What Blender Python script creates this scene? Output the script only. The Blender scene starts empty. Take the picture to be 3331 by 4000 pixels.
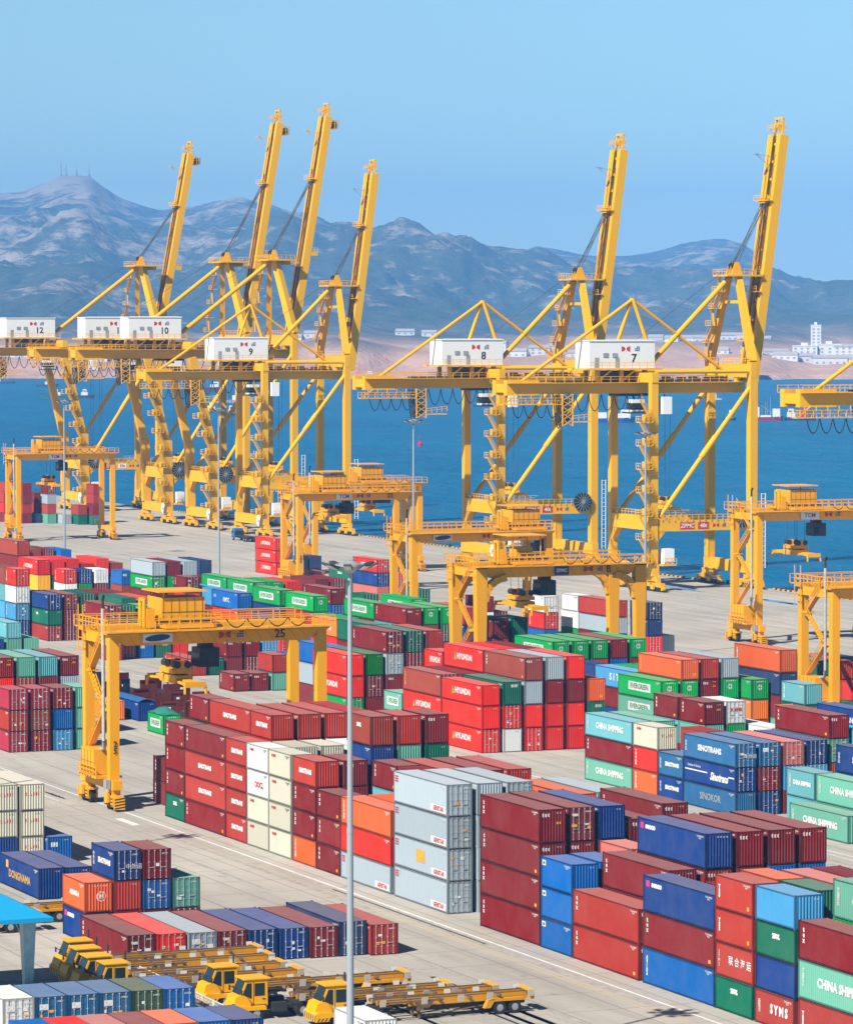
import bpy, bmesh, math, random
from mathutils import Vector, Matrix, noise
R = math.radians
SC = bpy.context.scene
COL = SC.collection

# ------------------------------------------------------------------ camera
cam_d = bpy.data.cameras.new("camera")
cam = bpy.data.objects.new("camera", cam_d); COL.objects.link(cam)
cam_d.sensor_fit = 'HORIZONTAL'; cam_d.sensor_width = 36.0
cam_d.lens = 15020.0 / 3331.0 * 36.0
cam_d.clip_start = 1.0; cam_d.clip_end = 40000.0
cam.location = (0, 0, 52.27)
YAW, PITCH = R(-66.591), R(2.7664)
fw = Vector((math.sin(YAW) * math.cos(PITCH), math.cos(YAW) * math.cos(PITCH), -math.sin(PITCH)))
cam.rotation_euler = fw.to_track_quat('-Z', 'Y').to_euler()
SC.camera = cam
SC.render.resolution_x, SC.render.resolution_y = 852, 1024
SC.view_settings.view_transform = 'Standard'; SC.view_settings.look = 'None'
SC.view_settings.exposure = 0.60; SC.view_settings.gamma = 1.0
SC.cycles.use_denoising = True
SC.cycles.max_bounces = 6; SC.cycles.diffuse_bounces = 1; SC.cycles.glossy_bounces = 3
SC.cycles.volume_bounces = 0
SC.cycles.sample_clamp_indirect = 6.0

# ------------------------------------------------------------------ sky and sun
SUN_EL, SUN_AZ = R(43.5), R(152.5)          # azimuth clockwise from +Y
w = bpy.data.worlds.new("World"); SC.world = w; w.use_nodes = True
nt = w.node_tree; nt.nodes.clear()
sky = nt.nodes.new("ShaderNodeTexSky"); sky.sky_type = 'NISHITA'; sky.sun_disc = False
sky.sun_elevation = SUN_EL; sky.sun_rotation = SUN_AZ
sky.air_density = 1.0; sky.dust_density = 0.1; sky.ozone_density = 3.0
hs = nt.nodes.new("ShaderNodeHueSaturation"); hs.inputs["Saturation"].default_value = 1.0
mixc = nt.nodes.new("ShaderNodeMix"); mixc.data_type = 'RGBA'; mixc.blend_type = 'MULTIPLY'
mixc.inputs[0].default_value = 1.0; mixc.inputs[7].default_value = (0.90, 1.09, 1.10, 1)
bg = nt.nodes.new("ShaderNodeBackground"); bg.inputs[1].default_value = 0.080
ow = nt.nodes.new("ShaderNodeOutputWorld")
nt.links.new(sky.outputs[0], hs.inputs["Color"]); nt.links.new(hs.outputs[0], mixc.inputs[6])
tcw = nt.nodes.new("ShaderNodeTexCoord"); sxyz = nt.nodes.new("ShaderNodeSeparateXYZ"); mrw = nt.nodes.new("ShaderNodeMapRange"); mulw = nt.nodes.new("ShaderNodeMath")
nt.links.new(tcw.outputs["Generated"], sxyz.inputs[0]); nt.links.new(sxyz.outputs[2], mrw.inputs[0]); mrw.inputs[1].default_value = 0.08; mrw.inputs[2].default_value = 0.7
mrw.inputs[3].default_value = 1.0; mrw.inputs[4].default_value = 0.20; mulw.operation = 'MULTIPLY'; mulw.inputs[1].default_value = 0.077
nt.links.new(mrw.outputs[0], mulw.inputs[0]); nt.links.new(mulw.outputs[0], bg.inputs[1])          # dimmed further towards the zenith, added to weaken the sky's fill light
nt.links.new(mixc.outputs[2], bg.inputs[0]); nt.links.new(bg.outputs[0], ow.inputs[0])
sl = bpy.data.lights.new("sun", 'SUN'); sl.energy = 5.0; sl.angle = R(0.5); sl.color = (1.0, 0.95, 0.86)
so = bpy.data.objects.new("sun", sl); COL.objects.link(so)
sv = Vector((math.cos(SUN_EL) * math.sin(SUN_AZ), math.cos(SUN_EL) * math.cos(SUN_AZ), math.sin(SUN_EL)))
so.rotation_euler = sv.to_track_quat('Z', 'Y').to_euler(); so.location = (-200, -200, 300)

# ------------------------------------------------------------------ helpers
def tag(o, label=None, cat=None, group=None, kind=None):
    if label: o['label'] = label
    if cat: o['category'] = cat
    if group: o['group'] = group
    if kind: o['kind'] = kind
    return o

def thing(name, label, cat, loc=(0, 0, 0), rz=0.0, group=None):
    o = bpy.data.objects.new(name, None); COL.objects.link(o)
    o.location = loc; o.rotation_euler = (0, 0, rz); o.empty_display_size = 0.5
    return tag(o, label, cat, group)

def put(name, mesh, parent=None, loc=None, mat=None):
    o = bpy.data.objects.new(name, mesh); COL.objects.link(o)
    if parent is not None: o.parent = parent
    if loc is not None: o.location = loc
    if mat is not None:
        if len(mesh.materials) == 0: mesh.materials.append(mat)
        else: mesh.materials[0] = mat
    return o

class MB:
    """collects plain shapes and builds them as one mesh"""
    def __init__(s): s.v = []; s.f = []; s.m = []; s.cur = 0; s.sm = []
    def mat(s, i): s.cur = i; return s
    def add(s, vs, fs, smooth=False):
        b = len(s.v); s.v += [tuple(v) for v in vs]
        for f in fs: s.f.append([b + i for i in f]); s.m.append(s.cur); s.sm.append(smooth)
        return s
    def box(s, x0, x1, y0, y1, z0, z1):
        return s.add([(x0, y0, z0), (x1, y0, z0), (x1, y1, z0), (x0, y1, z0), (x0, y0, z1), (x1, y0, z1), (x1, y1, z1), (x0, y1, z1)],
                     [(0, 3, 2, 1), (4, 5, 6, 7), (0, 1, 5, 4), (1, 2, 6, 5), (2, 3, 7, 6), (3, 0, 4, 7)])
    def cbox(s, c, d): return s.box(c[0]-d[0]/2, c[0]+d[0]/2, c[1]-d[1]/2, c[1]+d[1]/2, c[2]-d[2]/2, c[2]+d[2]/2)
    def beam(s, p, q, w, h=None, w2=None, h2=None, up=(0, 0, 1)):
        """box section from p to q; w across, h along 'up'; optional other size at q"""
        p, q = Vector(p), Vector(q); d = (q - p).normalized(); h = w if h is None else h
        w2 = w if w2 is None else w2; h2 = h if h2 is None else h2
        u = Vector(up)
        if abs(d.dot(u)) > 0.98: u = Vector((0, 1, 0)) if abs(d.y) < 0.9 else Vector((1, 0, 0))
        x = d.cross(u).normalized(); y = x.cross(d).normalized()
        vs = []
        for c, a, b in ((p, w/2, h/2), (q, w2/2, h2/2)):
            vs += [c - x*a - y*b, c + x*a - y*b, c + x*a + y*b, c - x*a + y*b]
        return s.add(vs, [(3, 2, 1, 0), (4, 5, 6, 7), (0, 1, 5, 4), (1, 2, 6, 5), (2, 3, 7, 6), (3, 0, 4, 7)])
    def tube(s, p, q, r, r2=None, n=8, cap=True):
        p, q = Vector(p), Vector(q); d = (q - p).normalized(); r2 = r if r2 is None else r2
        u = Vector((0, 0, 1)) if abs(d.z) < 0.95 else Vector((1, 0, 0))
        x = d.cross(u).normalized(); y = x.cross(d).normalized(); vs = []
        for c, a in ((p, r), (q, r2)):
            vs += [c + (x*math.cos(2*math.pi*i/n) + y*math.sin(2*math.pi*i/n))*a for i in range(n)]
        s.add(vs, [(i, (i+1) % n, n+(i+1) % n, n+i) for i in range(n)], True)
        if cap: s.add(vs, [tuple(range(n-1, -1, -1)), tuple(range(n, 2*n))])
        return s
    def path(s, pts, r, n=6):
        for a, b in zip(pts[:-1], pts[1:]): s.tube(a, b, r, n=n, cap=False)
        return s
    def rail(s, pts, h=1.1, r=0.035, step=1.8, mid=True):
        """handrail along a polyline"""
        pts = [Vector(p) for p in pts]
        for a, b in zip(pts[:-1], pts[1:]):
            L = (b - a).length; k = max(1, int(round(L/step)))
            for i in range(k + 1):
                c = a.lerp(b, i/k); s.beam(c, c + Vector((0, 0, h)), r*2, r*2)
            s.beam(a + Vector((0, 0, h)), b + Vector((0, 0, h)), r*2, r*2)
            if mid: s.beam(a + Vector((0, 0, h*0.55)), b + Vector((0, 0, h*0.55)), r*1.5, r*1.5)
        return s
    def prism(s, poly, z0, z1):
        n = len(poly); vs = [(x, y, z0) for x, y in poly] + [(x, y, z1) for x, y in poly]
        return s.add(vs, [tuple(range(n-1, -1, -1)), tuple(range(n, 2*n))] + [(i, (i+1) % n, n+(i+1) % n, n+i) for i in range(n)])
    def prism_x(s, poly, x0, x1):
        """outline in (y, z) swept along x"""
        n = len(poly); vs = [(x0, y, z) for y, z in poly] + [(x1, y, z) for y, z in poly]
        return s.add(vs, [tuple(range(n)), tuple(range(2*n-1, n-1, -1))] + [(i, n+i, n+(i+1) % n, (i+1) % n) for i in range(n)])
    def mesh(s, name, mats=()):
        me = bpy.data.meshes.new(name); me.from_pydata(s.v, [], s.f); 
        me.polygons.foreach_set("material_index", s.m); me.polygons.foreach_set("use_smooth", s.sm)
        for m in mats: me.materials.append(m)
        bm = bmesh.new(); bm.from_mesh(me); bmesh.ops.recalc_face_normals(bm, faces=bm.faces[:]); bm.to_mesh(me); bm.free()
        me.update(); return me
    def build(s, name, mats, parent=None, loc=None):
        return put(name, s.mesh(name, mats if isinstance(mats, (list, tuple)) else [mats]), parent, loc)

def copy_tree(o, parent=None):
    c = o.copy(); COL.objects.link(c)
    if parent is not None: c.parent = parent
    for ch in list(o.children): copy_tree(ch, c)
    return c

# ------------------------------------------------------------------ materials
def mat_new(name):
    m = bpy.data.materials.new(name); m.use_nodes = True; t = m.node_tree
    return m, t, t.nodes["Principled BSDF"]
def nd(t, typ, **kw):
    n = t.nodes.new(typ)
    for k, v in kw.items(): setattr(n, k, v)
    return n
def ramp(t, fac, stops):
    r = nd(t, "ShaderNodeValToRGB"); e = r.color_ramp.elements
    while len(e) < len(stops): e.new(0.5)
    for el, (p, c) in zip(e, stops): el.position = p; el.color = c if len(c) == 4 else (*c, 1)
    t.links.new(fac, r.inputs[0]); return r.outputs[0]
def mix(t, fac, a, b, mode='MIX'):
    n = nd(t, "ShaderNodeMix", data_type='RGBA', blend_type=mode)
    for s, v in ((n.inputs[0], fac), (n.inputs[6], a), (n.inputs[7], b)):
        if hasattr(v, "is_linked") or hasattr(v, "links"): t.links.new(v, s)
        elif isinstance(v, (int, float)): s.default_value = v
        else: s.default_value = (*v[:3], 1)
    return n.outputs[2]
def noi(t, vec, scale, detail=4, rough=0.55):
    n = nd(t, "ShaderNodeTexNoise"); n.inputs["Scale"].default_value = scale
    n.inputs["Detail"].default_value = detail; n.inputs["Roughness"].default_value = rough
    if vec is not None: t.links.new(vec, n.inputs["Vector"])
    return n.outputs["Fac"]
def mapping(t, vec, scale):
    n = nd(t, "ShaderNodeMapping"); n.inputs["Scale"].default_value = scale; t.links.new(vec, n.inputs["Vector"]); return n.outputs[0]

def painted(name, col, rough=0.45, wear=0.35, rust=(0.13, 0.055, 0.025), spec=0.12, nscale=0.6, use_obj_color=False, metallic=0.0, dust=0.0):
    """paint with faded patches, dirt and rust runs, offset per object"""
    m, t, b = mat_new(name)
    tc = nd(t, "ShaderNodeTexCoord"); oi = nd(t, "ShaderNodeObjectInfo")
    add = nd(t, "ShaderNodeVectorMath", operation='ADD'); sc = nd(t, "ShaderNodeVectorMath", operation='SCALE')
    t.links.new(oi.outputs["Location"], sc.inputs[0]); sc.inputs[3].default_value = 1.37
    t.links.new(tc.outputs["Object"], add.inputs[0]); t.links.new(sc.outputs[0], add.inputs[1]); v = add.outputs[0]
    base = oi.outputs["Color"] if use_obj_color else None
    if base is None:
        rgb = nd(t, "ShaderNodeRGB"); rgb.outputs[0].default_value = (*col, 1); base = rgb.outputs[0]
    if dust: base = mix(t, dust, base, (0.62, 0.50, 0.46))
    big = noi(t, v, nscale, 3, 0.6)
    c1 = mix(t, ramp(t, big, [(0.35, (0, 0, 0)), (0.72, (1, 1, 1))]), base, mix(t, 0.035*wear/0.35, base, (0.55, 0.50, 0.44)))
    streak = noi(t, mapping(t, v, (3.0, 3.0, 0.35)), 1.0, 4, 0.65)
    c2 = mix(t, ramp(t, streak, [(0.60, (0, 0, 0)), (0.80, (wear, wear, wear))]), c1, mix(t, 0.55, base, (0.05, 0.04, 0.03)))
    spots = noi(t, v, 2.6, 5, 0.7)
    c3 = mix(t, ramp(t, spots, [(0.66, (0, 0, 0)), (0.74, (wear*1.6, wear*1.6, wear*1.6))]), c2, rust)
    t.links.new(c3, b.inputs["Base Color"]); b.inputs["Roughness"].default_value = rough
    b.inputs["Specular IOR Level"].default_value = spec; b.inputs["Metallic"].default_value = metallic
    return m
def plain(name, col, rough=0.6, metallic=0.0, spec=0.4):
    m, t, b = mat_new(name); b.inputs["Base Color"].default_value = (*col, 1); b.inputs["Roughness"].default_value = rough
    tc = nd(t, "ShaderNodeTexCoord"); f = noi(t, tc.outputs["Object"], 1.7, 4)
    t.links.new(mix(t, ramp(t, f, [(0.3, (0, 0, 0)), (0.75, (1, 1, 1))]), col, tuple(c*0.72 for c in col)), b.inputs["Base Color"])
    b.inputs["Metallic"].default_value = metallic; b.inputs["Specular IOR Level"].default_value = spec; return m

M_YEL = painted("crane yellow paint", (0.84, 0.42, 0.0), 0.45, 0.36, (0.25, 0.10, 0.02), nscale=0.15)
M_ORA = painted("yard crane amber paint", (0.84, 0.365, 0.0), 0.45, 0.38, (0.25, 0.10, 0.02), nscale=0.2)
M_WHT = painted("white house paint", (0.80, 0.81, 0.82), 0.5, 0.12, (0.4, 0.3, 0.2), nscale=0.2)
M_DRK = plain("dark steel", (0.035, 0.033, 0.035), 0.6)
M_CBL = plain("black cable", (0.012, 0.012, 0.014), 0.55)
M_ROPE = plain("steel wire rope", (0.07, 0.08, 0.10), 0.5, 0.3)
M_GRY = plain("galvanised grey", (0.42, 0.45, 0.48), 0.45, 0.3)
M_GLS, _t, _b = mat_new("cab glass"); _b.inputs["Base Color"].default_value = (0.02, 0.03, 0.035, 1); _b.inputs["Roughness"].default_value = 0.25; _b.inputs["Specular IOR Level"].default_value = 0.2
M_RUB = plain("tyre rubber", (0.022, 0.021, 0.020), 0.85)
M_CONT = painted("container paint", (1, 1, 1), 0.6, 0.40, (0.10, 0.04, 0.018), nscale=0.45, use_obj_color=True, spec=0.05)
M_ROOF = painted("dusty container roof", (1, 1, 1), 0.7, 0.55, (0.11, 0.045, 0.02), nscale=0.45, use_obj_color=True, dust=0.17)
M_LET = plain("white lettering paint", (0.80, 0.80, 0.78), 0.6)
M_RED = plain("red lettering paint", (0.62, 0.03, 0.03), 0.6)
M_GRN = plain("green lettering paint", (0.01, 0.25, 0.07), 0.6)
M_GLD = plain("gold lettering paint", (0.62, 0.36, 0.08), 0.6)
M_BLK = plain("black lettering paint", (0.02, 0.02, 0.02), 0.6)
M_BLU = plain("blue lettering paint", (0.02, 0.10, 0.32), 0.6)
M_PNK = plain("pink sticker", (0.70, 0.05, 0.20), 0.6)
M_STK = plain("orange sticker", (0.85, 0.40, 0.03), 0.6)
M_ROD = plain("zinc lock rod", (0.62, 0.63, 0.64), 0.4, 0.4)

# lettering: every word becomes a flat mesh lying 12 mm proud of its wall
_words = {}
def word_mesh(txt, size, align='CENTER', bold=0.0, xs=1.0, shear=0.0):
    key = (txt, size, align, bold, xs, shear)
    if key in _words: return _words[key]
    cu = bpy.data.curves.new("word", 'FONT'); cu.body = txt; cu.size = size; cu.align_x = align; cu.align_y = 'CENTER'
    cu.offset = bold; cu.extrude = 0.004; cu.resolution_u = 2; cu.shear = shear; cu.space_line = 0.8
    ob = bpy.data.objects.new("word", cu); COL.objects.link(ob)
    dg = bpy.context.evaluated_depsgraph_get(); dg.update()
    me = bpy.data.meshes.new_from_object(ob.evaluated_get(dg))
    bpy.data.objects.remove(ob); bpy.data.curves.remove(cu)
    if xs != 1.0: me.transform(Matrix.Diagonal((xs, 1, 1, 1)))
    me.materials.clear(); _words[key] = me; return me
def word(txt, size, parent, loc, face, mat, name="lettering", **kw):
    """face: '-Y' side wall, '+X' end wall, '-Yv' turned a quarter on the side wall"""
    me = word_mesh(txt, size, **kw)
    if len(me.materials) == 0: me.materials.append(mat)
    o = bpy.data.objects.new(name, me); COL.objects.link(o)
    if parent is not None: o.parent = parent
    o.location = loc
    o.rotation_euler = {'-Y': (R(90), 0, 0), '+X': (R(90), 0, R(90)), '-Yv': (R(90), R(90), 0)}[face]
    o.material_slots[0].link = 'OBJECT'; o.material_slots[0].material = mat
    return o

# ================================================================== SETTING
M_CON, t, b = mat_new("apron concrete")
tc = nd(t, "ShaderNodeTexCoord"); P = tc.outputs["Object"]
n1 = noi(t, P, 0.035, 5, 0.6); n2 = noi(t, mapping(t, P, (0.03, 0.32, 1)), 1.0, 6, 0.65); n3 = noi(t, P, 1.6, 5, 0.7)
n4 = noi(t, mapping(t, P, (0.22, 0.05, 1)), 1.0, 5, 0.65); n5 = noi(t, P, 0.35, 4, 0.7)
c = ramp(t, n1, [(0.25, (0.36, 0.33, 0.29)), (0.55, (0.45, 0.415, 0.365)), (0.8, (0.53, 0.49, 0.43))])
c = mix(t, ramp(t, n2, [(0.46, (0, 0, 0)), (0.70, (0.65, 0.65, 0.65))]), c, (0.27, 0.245, 0.215))
c = mix(t, ramp(t, n4, [(0.56, (0, 0, 0)), (0.75, (0.35, 0.35, 0.35))]), c, (0.31, 0.285, 0.25))
c = mix(t, ramp(t, n5, [(0.60, (0, 0, 0)), (0.76, (0.65, 0.65, 0.65))]), c, (0.16, 0.15, 0.14))
c = mix(t, ramp(t, n3, [(0.35, (0, 0, 0)), (0.8, (0.25, 0.25, 0.25))]), c, (0.50, 0.45, 0.38))
br = nd(t, "ShaderNodeTexBrick"); br.offset = 0.0; br.inputs["Scale"].default_value = 1.0; br.inputs["Mortar Size"].default_value = 0.05
br.inputs["Brick Width"].default_value = 7.5; br.inputs["Row Height"].default_value = 5.0; br.inputs["Mortar Smooth"].default_value = 0.3
t.links.new(P, br.inputs["Vector"])
c = mix(t, br.outputs["Fac"], c, (0.17, 0.15, 0.125))
t.links.new(c, b.inputs["Base Color"]); b.inputs["Roughness"].default_value = 0.85; b.inputs["Specular IOR Level"].default_value = 0.25
M_QW = plain("quay wall concrete", (0.26, 0.25, 0.23), 0.9)
def road_paint(name, col, cover=0.55):
    m, t, b = mat_new(name); P = nd(t, "ShaderNodeTexCoord").outputs["Object"]
    f = ramp(t, noi(t, P, 0.9, 6, 0.75), [(cover-0.16, (1, 1, 1)), (cover+0.12, (0, 0, 0))])
    t.links.new(mix(t, f, (0.45, 0.41, 0.36), col), b.inputs["Base Color"]); b.inputs["Roughness"].default_value = 0.8; return m
M_LW = road_paint("worn white road paint", (0.74, 0.73, 0.70), 0.62); M_LY = road_paint("worn yellow road paint", (0.60, 0.43, 0.12), 0.50)
M_LD = road_paint("dark tyre rubber marks", (0.27, 0.25, 0.23), 0.50)

g = MB()
g.add([(-2600, -560, 0), (380, -560, 0), (380, 366.5, 0), (-2600, 366.5, 0)], [(0, 1, 2, 3)])
tag(g.build("ground", M_CON), kind='structure')
g = MB(); g.box(-2600, 380, 366.5, 367.3, -6.0, 0.002)
tag(g.build("quay_wall", M_QW), kind='structure')
def strips(name, mat, rects, z=0.004):
    g = MB()
    for x0, x1, y0, y1 in rects: g.add([(x0, y0, z), (x1, y0, z), (x1, y1, z), (x0, y1, z)], [(0, 1, 2, 3)])
    return tag(g.build(name, mat), kind='structure')
strips("road_marking", M_LW, [(-700, -120, 133.72, 133.98), (-700, -120, 188.2, 188.4), (-500, -100, 187.0, 187.15)] +
       [(-1100 + 14*i, -1094 + 14*i, y, y+0.2) for i in range(60) for y in (327.0, 333.5)] +
       [(-1200, -300, 322.0, 322.2), (-1200, -300, 338.6, 338.8), (-410, -402, 124.0, 124.25), (-415, -403, 130.2, 130.4), (-412, -404.5, 119.5, 119.7), (-386, -380, 131.0, 131.9)])
strips("lane_marking", M_LY, [(-372, -120, 131.5, 131.65), (-372, -120, 132.05, 132.2)], 0.004)
rr = random.Random(5)
strips("tyre_marks", M_LD, [(x, x + rr.uniform(25, 110), y, y + rr.uniform(0.25, 0.7)) for x, y in
       [(rr.uniform(-1150, -330), rr.uniform(318, 345)) for _ in range(46)] + [(rr.uniform(-600, -230), rr.uniform(123, 133)) for _ in range(12)]
       + [(rr.uniform(-620, -330), rr.uniform(157, 190)) for _ in range(26)] + [(rr.uniform(-292, -262), rr.uniform(112, 124)) for _ in range(16)]], 0.008)
strips("crane_rail", M_DRK, [(-1500, 200, y-0.09, y+0.09) for y in (342.0, 364.0)], 0.012)
m, t, b = mat_new("puddle water"); b.inputs["Base Color"].default_value = (0.03, 0.05, 0.07, 1); b.inputs["Roughness"].default_value = 0.04
g = MB(); rp = random.Random(3)
for cx, cy, rx, ry in ((-684, 351, 7.5, 1.2), (-676, 350, 5, 0.8), (-642, 350.6, 8, 1.5), (-634, 350.2, 6, 1.0), (-650, 350.9, 4, 0.7), (-408, 131.5, 4, 0.25)):
    vs = [(cx + rx*math.cos(a)*(1+0.25*rp.uniform(-1, 1)), cy + ry*math.sin(a)*(1+0.25*rp.uniform(-1, 1)), 0.016) for a in [i*2*math.pi/22 for i in range(22)]]
    g.add(vs, [tuple(range(22))])
tag(g.build("puddle_water", m), kind='structure')

# quay edge kerb blocks (striped) and fenders
M_KY = plain("kerb yellow", (0.70, 0.40, 0.03), 0.7)
kid = 0; kx = -1050
kerb = MB()
kerb.mat(0).box(-7, 7, -0.25, 0.25, 0, 0.32)
for i in range(14): kerb.mat(i % 2).box(-6.98 + i*0.997, -6.0 + i*0.997, -0.262, 0.262, 0.02, 0.332)
km = kerb.mesh("kerb_block", [M_KY, M_BLK])
i = 0
while kx < -560:
    o = put("kerb_block", km, None, (kx, 366.0, 0))
    tag(o, "yellow and black striped kerb block on the quay edge", "kerb", "striped kerb blocks along the quay edge"); kx += 17.5
bm_ = MB(); bm_.tube((0, 0, 0), (0, 0, 0.45), 0.32, 0.24, 10); bm_.tube((0, 0, 0.45), (0, 0, 0.72), 0.24, 0.46, 10)
bol = bm_.mesh("bollard", [M_DRK])
kx = -1041.2
while kx < -560:
    o = put("mooring_bollard", bol, None, (kx, 365.9, 0)); tag(o, "small dark mooring bollard in a gap of the striped quay kerb", "bollard", "mooring bollards along the quay edge"); kx += 35

# ------------------------------------------------------------------ water
M_WAT, t, b = mat_new("sea water")
P = nd(t, "ShaderNodeTexCoord").outputs["Object"]
big = noi(t, mapping(t, P, (0.0022, 0.006, 1)), 1.0, 5, 0.6)
t.links.new(ramp(t, big, [(0.3, (0.0, 0.105, 0.235)), (0.7, (0.0, 0.145, 0.29))]), b.inputs["Base Color"])
b.inputs["Roughness"].default_value = 0.9; b.inputs["Specular IOR Level"].default_value = 0.0
bp1 = nd(t, "ShaderNodeBump"); bp1.inputs["Strength"].default_value = 1.0; bp1.inputs["Distance"].default_value = 2.2
w1 = noi(t, mapping(t, P, (0.10, 0.16, 1)), 1.0, 3, 0.6); t.links.new(w1, bp1.inputs["Height"])
bp2 = nd(t, "ShaderNodeBump"); bp2.inputs["Strength"].default_value = 1.0; bp2.inputs["Distance"].default_value = 0.8
w2 = noi(t, mapping(t, P, (0.45, 0.7, 1)), 1.0, 3, 0.65); t.links.new(w2, bp2.inputs["Height"]); t.links.new(bp1.outputs[0], bp2.inputs["Normal"])
t.links.new(bp2.outputs[0], b.inputs["Normal"])
gl = nd(t, "ShaderNodeBsdfGlossy"); gl.inputs["Roughness"].default_value = 0.16; gl.inputs["Color"].default_value = (0.8, 0.9, 1.0, 1); t.links.new(bp2.outputs[0], gl.inputs["Normal"])
ms = nd(t, "ShaderNodeMixShader"); t.links.new(b.outputs[0], ms.inputs[1]); t.links.new(gl.outputs[0], ms.inputs[2]); mo = [n for n in t.nodes if n.type == 'OUTPUT_MATERIAL'][0]; t.links.new(ms.outputs[0], mo.inputs["Surface"])
wr = nd(t, "ShaderNodeMapRange"); t.links.new(noi(t, mapping(t, P, (0.02, 0.06, 1)), 1.0, 9, 0.8), wr.inputs[0]); wr.inputs[1].default_value = 0.3; wr.inputs[2].default_value = 0.72; wr.inputs[3].default_value = 0.0; wr.inputs[4].default_value = 0.34; t.links.new(wr.outputs[0], ms.inputs[0])   # cat's paws: calm and ruffled water mirror differently
g = MB(); g.add([(-11800, 367.2, -3), (380, 367.2, -3), (380, 6900, -3), (-11800, 6900, -3)], [(0, 1, 2, 3)])
tag(g.build("water", M_WAT), kind='structure')

# ------------------------------------------------------------------ far shore and hills
RIDGE = [(-900, 520), (-500, 470), (-250, 420), (-100, 402), (0, 398), (50, 395), (75, 384), (100, 376), (125, 364), (150, 361), (170, 362), (188, 364), (210, 382), (250, 408), (300, 425), (330, 432), (352, 428), (400, 424), (440, 414), (480, 408), (500, 412), (520, 420), (560, 425), (600, 440), (640, 445), (680, 464), (740, 475), (775, 480), (800, 474), (825, 470), (860, 482), (940, 500), (1000, 516), (1030, 521), (1060, 518), (1100, 505), (1140, 511), (1200, 524), (1240, 527), (1290, 525), (1340, 517), (1390, 506), (1440, 498), (1490, 499), (1520, 506), (1550, 524), (1580, 553), (1620, 574), (1680, 589), (1749, 598), (1900, 608), (2300, 618), (2900, 630)]
def ridge_y(x):
    for (a, ya), (c, yc) in zip(RIDGE[:-1], RIDGE[1:]):
        if a <= x <= c: return ya + (yc - ya)*(x - a)/(c - a)
    return 620.0
FPX = 15020.0/1.9045
def az_of(xd): return YAW + math.atan((xd - 874.5)/FPX)
def fbm(x, y, s, o=4): return noise.fractal(Vector((x*s, y*s, 3.7)), 0.9, 2.0, o)
def sstep(a, b_, x):
    u = min(1, max(0, (x-a)/(b_-a))); return u*u*(3-2*u)
def land_h(xd, r):
    az = az_of(xd); x, y = r*math.sin(az), r*math.cos(az)
    shore = 4060 + 60*math.sin(xd*0.011) + 45*math.sin(xd*0.031 + 1)
    rr_ = 11400 + 380*math.sin(xd*0.006) + 220*math.sin(xd*0.017 + 2)
    hr = 52.27 + (669.2 - ridge_y(xd))*r/FPX*1.0
    hr = 52.27 + (669.2 - ridge_y(xd))*rr_/FPX
    if r < shore: return -4.0
    u = (r - shore)
    bluff = 8 + 3*math.sin(xd*0.021 + 0.6) + 5*fbm(x, y, 1/160.0) + 24*math.exp(-((xd-720)/170.0)**2) + 7*math.exp(-((xd-1420)/130.0)**2)
    h = -4 + 6*sstep(0, 25, u) + max(2, bluff)*sstep(70, 230, u) + 12*sstep(350, 1000, u)
    h += 9*max(0, fbm(x+700, y, 1/420.0))*sstep(250, 800, u)*(1 - sstep(900, 1700, u))
    if r <= rr_:
        q = max(0, (r - shore - 900)/(rr_ - shore - 900))
        spur = fbm(x, y, 1/900.0, 5)
        k = q**1.25
        h = h*(1-k) + hr*k + 140*spur*math.sin(math.pi*min(1, q))**1.2*(0.35+0.65*q)
        h = min(h, 52.27 + (669.2 - ridge_y(xd))*r/FPX - 3 + 3*k) if q > 0.3 else h
        h += 78*(0.3-abs(fbm(x, y, 1/480.0, 6)))*min(1, 3*q)*(1-q)**0.7*1.6 + 20*fbm(x, y, 1/120.0, 5)*min(1, 3*q)*(1-q)**0.5
    else: h = hr*(1 - 0.55*sstep(0, 2600, r - rr_))
    return h
xs = [-620 + 10.5*i for i in range(292)]
rs = [4000, 4030, 4050, 4065, 4080, 4100, 4130, 4160, 4190, 4220, 4260, 4310, 4370, 4440] + [4500 + 52*i for i in range(145)] + [12150, 12600, 13300]
vs = []; 
for xd in xs:
    a = az_of(xd); sx, cy_ = math.sin(a), math.cos(a)
    for r in rs: vs.append((r*sx, r*cy_, land_h(xd, r)))
nr = len(rs); fs = [(i*nr+j, (i+1)*nr+j, (i+1)*nr+j+1, i*nr+j+1) for i in range(len(xs)-1) for j in range(nr-1)]
M_LAND, t, b = mat_new("hill scrub and rock")
tc = nd(t, "ShaderNodeTexCoord"); P = tc.outputs["Object"]; sep = nd(t, "ShaderNodeSeparateXYZ"); t.links.new(P, sep.inputs[0])
geo = nd(t, "ShaderNodeNewGeometry"); sepn = nd(t, "ShaderNodeSeparateXYZ"); t.links.new(geo.outputs["Normal"], sepn.inputs[0])
nA = noi(t, mapping(t, P, (0.9, 0.9, 1.6)), 0.0125, 9, 0.72); nB = noi(t, P, 0.0021, 5, 0.6); nC = noi(t, P, 0.03, 5, 0.7)
scrub = mix(t, ramp(t, nC, [(0.3, (0, 0, 0)), (0.7, (1, 1, 1))]), (0.026, 0.052, 0.042), (0.10, 0.115, 0.085))
rock = mix(t, nC, (0.30, 0.23, 0.18), (0.52, 0.44, 0.36))
mx = nd(t, "ShaderNodeMath", operation='ADD'); t.links.new(nA, mx.inputs[0]); 
mh = nd(t, "ShaderNodeMapRange"); mh.inputs[1].default_value = 80; mh.inputs[2].default_value = 480; mh.inputs[3].default_value = -0.09; mh.inputs[4].default_value = 0.075
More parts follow.
